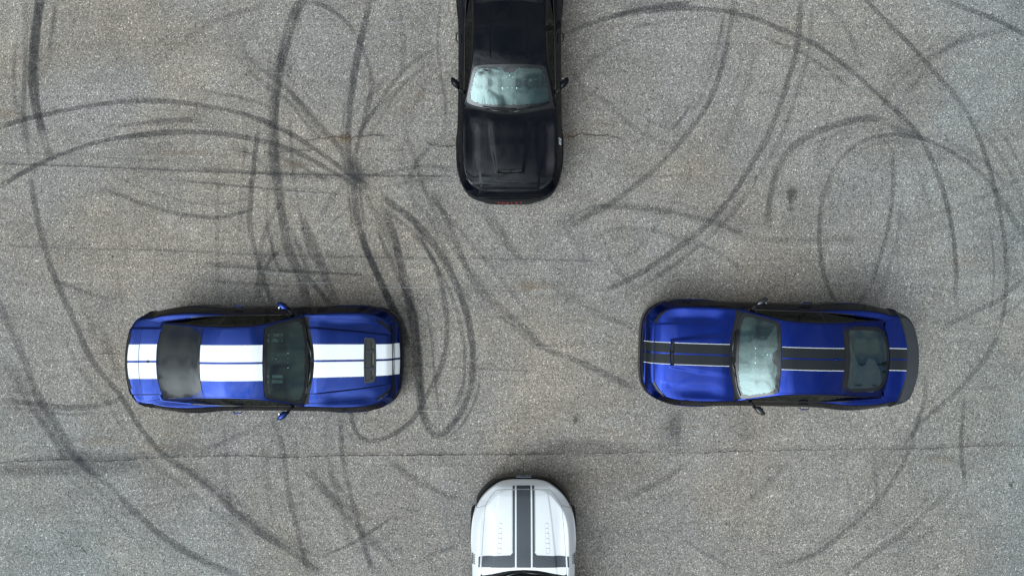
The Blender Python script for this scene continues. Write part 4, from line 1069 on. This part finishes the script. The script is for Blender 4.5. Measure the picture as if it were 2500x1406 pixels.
# right and black-on-blue stripe
s = cR['S']
def tri(par, xa, xb):
    for sg in (1, -1):
        strip(s, 'stripe', M['stripe_dark'], par, xa, xb, lambda v, k=sg: k * np.full_like(np.asarray(v, float), .013), lambda v, k=sg: k * np.full_like(np.asarray(v, float), .184), ny=5)
        strip(s, 'pinstripe', M['stripe_white'], par, xa, xb, lambda v, k=sg: k * np.full_like(np.asarray(v, float), .184), lambda v, k=sg: k * np.full_like(np.asarray(v, float), .1915), ny=2)
tri(cR['hood'], lambda y: .169 + .05*y*y, lambda y: .417 + .3*y*y); tri(cR['hood'], lambda y: .486 + .1*y*y, lambda y: 1.413 + .28*y*y)
tri(cR['bumper'], lambda y: .010 + .10*y*y, lambda y: .160 + .05*y*y)
tri(cR['roof'], lambda y: 2.195 - .02*y*y, lambda y: 3.240 - .1*y*y); tri(cR['trunk'], lambda y: 4.142 - .25*y*y, lambda y: 4.425 - .15*y*y)
# white car: grey T stripes
s = cW['S']; GV = M['stripe_grey']
cst = lambda c_: (lambda v: np.full_like(np.asarray(v, float), c_))
strip(s, 'stripe', GV, cW['hood'], .108, 1.375, cst(-.124), cst(.124))
strip(s, 'stripe', GV, cW['bumper'], .052, .097, cst(-.124), cst(.124))
for sg in (1, -1):
    strip(s, 'stripe', GV, cW['hood'], .112, 1.372, lambda v, k=sg: k * np.full_like(np.asarray(v, float), .152), lambda v, k=sg: k * (.192 + .03 * np.clip((np.asarray(v, float) - 1.13) / .03, 0, 1)), ny=3)
    strip(s, 'stripe', GV, cW['bumper'], .054, .097, lambda v, k=sg: k * np.full_like(np.asarray(v, float), .152), lambda v, k=sg: k * np.full_like(np.asarray(v, float), .192), ny=3)
    b_ = lambda y: 1.158 + .06 * abs(y); e_ = lambda y: 1.372 + .022 * abs(y)
    P_ = [(b_(.20), .20 * sg), (b_(.72), .722 * sg), (e_(.72), .732 * sg), (e_(.20), .20 * sg)]
    patch(s, P_, 'cross_stripe', GV, cW['hood'], dz=.0032, gap=0)
    P_ = [(1.205, .750 * sg), (1.208, .785 * sg), (1.392, .790 * sg), (1.390, .760 * sg)]
    patch(s, P_, 'cross_stripe', GV, cW['root'], dz=.003, gap=0)
    strip(s, 'pinstripe', GV, cW['hood'], .115, 1.11, lambda v, k=sg: k * np.full_like(np.asarray(v, float), .200), lambda v, k=sg: k * np.full_like(np.asarray(v, float), .204), ny=2)
    # chequered flag print running up from the side
    q = MB()
    for i in range(10):
        for j in range(3):
            if (i + j) % 2 == 0:
                xa = 1.205 + i * .0185; ya = (.850 + j * .0145) * sg; a = np.array([(xa, ya), (xa + .0185, ya), (xa + .0185, ya + .0145 * sg), (xa, ya + .0145 * sg)]); z = s.Z(a) + .003
                V = [(X0 - p[0], p[1], zz) for p, zz in zip(a, z)]; q.add(V, [(0, 3, 2, 1) if sg > 0 else (0, 1, 2, 3)])
    q.build('chequered_print', M['gloss_black'], cW['root'])
    strip(s, 'side_print', M['gloss_black'], cW['root'], 1.20, 1.40, lambda v, k=sg: k * np.full_like(np.asarray(v, float), .894), lambda v, k=sg: k * np.full_like(np.asarray(v, float), .906), dz=.004, ny=3)
q = MB(); q.box((X0 + .040, -.005, .42), (.010, .275, .10), ry=-.1); q.build('front_plate', M['plate'], cW['root'])
q = MB()
for yv, l in ((-.105, .05), (0, .12), (.105, .05)): q.box((X0 + .047, yv, .43), (.006, l, .05))
q.build('plate_print', M['vent'], cW['root'], kind='stuff')

# black car: red letters along the splitter, white print on the fender
def letters(text, parent, centre, size, pitch, m, name, rz, z, curve=0.0, sy=1.0):
    for k, ch in enumerate(text):
        cu = bpy.data.curves.new(name, 'FONT'); cu.body = ch; cu.size = size; cu.align_x = 'CENTER'; cu.align_y = 'CENTER'; cu.extrude = .0012; cu.offset = .002
        to = bpy.data.objects.new('tmp', cu); COL.objects.link(to)
        dg = bpy.context.evaluated_depsgraph_get(); me = bpy.data.meshes.new_from_object(to.evaluated_get(dg))
        COL.objects.unlink(to); bpy.data.objects.remove(to)
        me.materials.clear(); me.materials.append(m)
        o = bpy.data.objects.new(name, me); link(o, parent)
        t = (k - (len(text) - 1) / 2) * pitch
        o.location = (centre[0] - curve * t * t, centre[1] + t, z); o.rotation_euler = (0, 0, rz); o.scale = (1.15, sy, 1)
# car faces -Y: local +y is world +x, local +x is world -y -> text must be turned 90 degrees in the car's frame
letters('SHELBY', cB['root'], (X0 + .028, 0), .062, .082, M['red'], 'letter', R(90), .272, .32, 0.62)
s = cB['S']
q = MB()
def dq(xa, ya, w_, h_):
    a = np.array([(xa, ya), (xa + w_, ya), (xa + w_, ya + h_), (xa, ya + h_)]); z = s.Z(a) + .003
    q.add([(X0 - p[0], p[1], zz) for p, zz in zip(a, z)], [(0, 3, 2, 1)])
for (xa, ya, w_, h_) in [(.935, .862, .018, .016), (.935, .882, .018, .026), (.957, .862, .016, .046), (.977, .862, .016, .014), (.977, .880, .012, .028), (.997, .862, .010, .046),
                         (1.014, .856, .022, .012), (1.020, .868, .010, .016), (1.014, .884, .022, .026), (1.040, .862, .016, .018), (1.040, .886, .012, .024)]:
    dq(xa, ya, w_, h_)
q.build('fender_print', M['decal_white'], cB['root'])

# rear spoiler of the right car: raised wing lip sitting on the tail
s = cR['S']
sp_out = [(4.330, .715), (4.40, .715), (4.47, .655), (4.53, .55), (4.575, .40), (4.605, .22), (4.612, 0)]
sp_in = [(4.330, .700), (4.360, .60), (4.405, .4), (4.435, .2), (4.440, 0)]
poly = mirror([(a, b) for a, b in reversed(sp_in)] + sp_out)
def zsp(Pq):
    z = s.Z(Pq); ref = np.interp(np.abs(Pq[:, 1]), [0, .2, .4, .6, .7], [4.44, 4.435, 4.405, 4.36, 4.33])
    return 1.105 - .06 * (Pq[:, 1] / .8) ** 2 + .012 + .16 * np.clip(Pq[:, 0] - ref, 0, .3)
sw = patch(s, poly, 'rear_spoiler', M['spoiler'], cR['root'], zfun=zsp, gap=0)
V = []; F = []
pp = np.array(poly + [poly[0]]); zz = zsp(pp); n = len(pp)
V = [(X0 - p[0], p[1], z) for p, z in zip(pp, zz)] + [(X0 - p[0], p[1], z - .06) for p, z in zip(pp, zz)]
mesh_np('spoiler_edge', V, [(k, k+1, n+k+1, n+k) for k in range(n-1)], M['spoiler'], sw, False)

# ---------------------------------------------------------------- far trees round the lot (seen only mirrored in paint and glass)
def tree_ring():
    V = []; F = []
    rng = np.random.RandomState(3)
    for k in range(150):
        a = rng.rand() * 2 * math.pi; r = 34 + rng.rand() * 16; h = 8 + rng.rand() * 9; bx, by = r * math.cos(a), r * math.sin(a)
        if by < -5: h *= 1.25
        rad = 2.2 + rng.rand() * 2.0
        for j in range(230):
            t = rng.rand() ** .8; zz = h * (.08 + .92 * t); rr = rad * (1 - t) ** .8 * (0.5 + .6 * rng.rand()); th = rng.rand() * 2 * math.pi
            c = np.array((bx + rr * math.cos(th), by + rr * math.sin(th), zz)); sz = .22 + .5 * rng.rand() * (1.2 - t)
            u = rng.randn(3); u /= np.linalg.norm(u); v = np.cross(u, rng.randn(3)); v /= np.linalg.norm(v)
            b0 = len(V); V += [c + u*sz, c + v*sz*.6, c - u*sz*.8, c - v*sz*.7]; F.append((b0, b0+1, b0+2, b0+3))
    return V, F
V, F = tree_ring()
mesh_np('distant_woods', V, F, mat('dark_foliage', (.028, .045, .018), .8, noise=.5, nscale=.6), smooth=False, kind='stuff', label='dark belt of trees surrounding the asphalt lot far off')
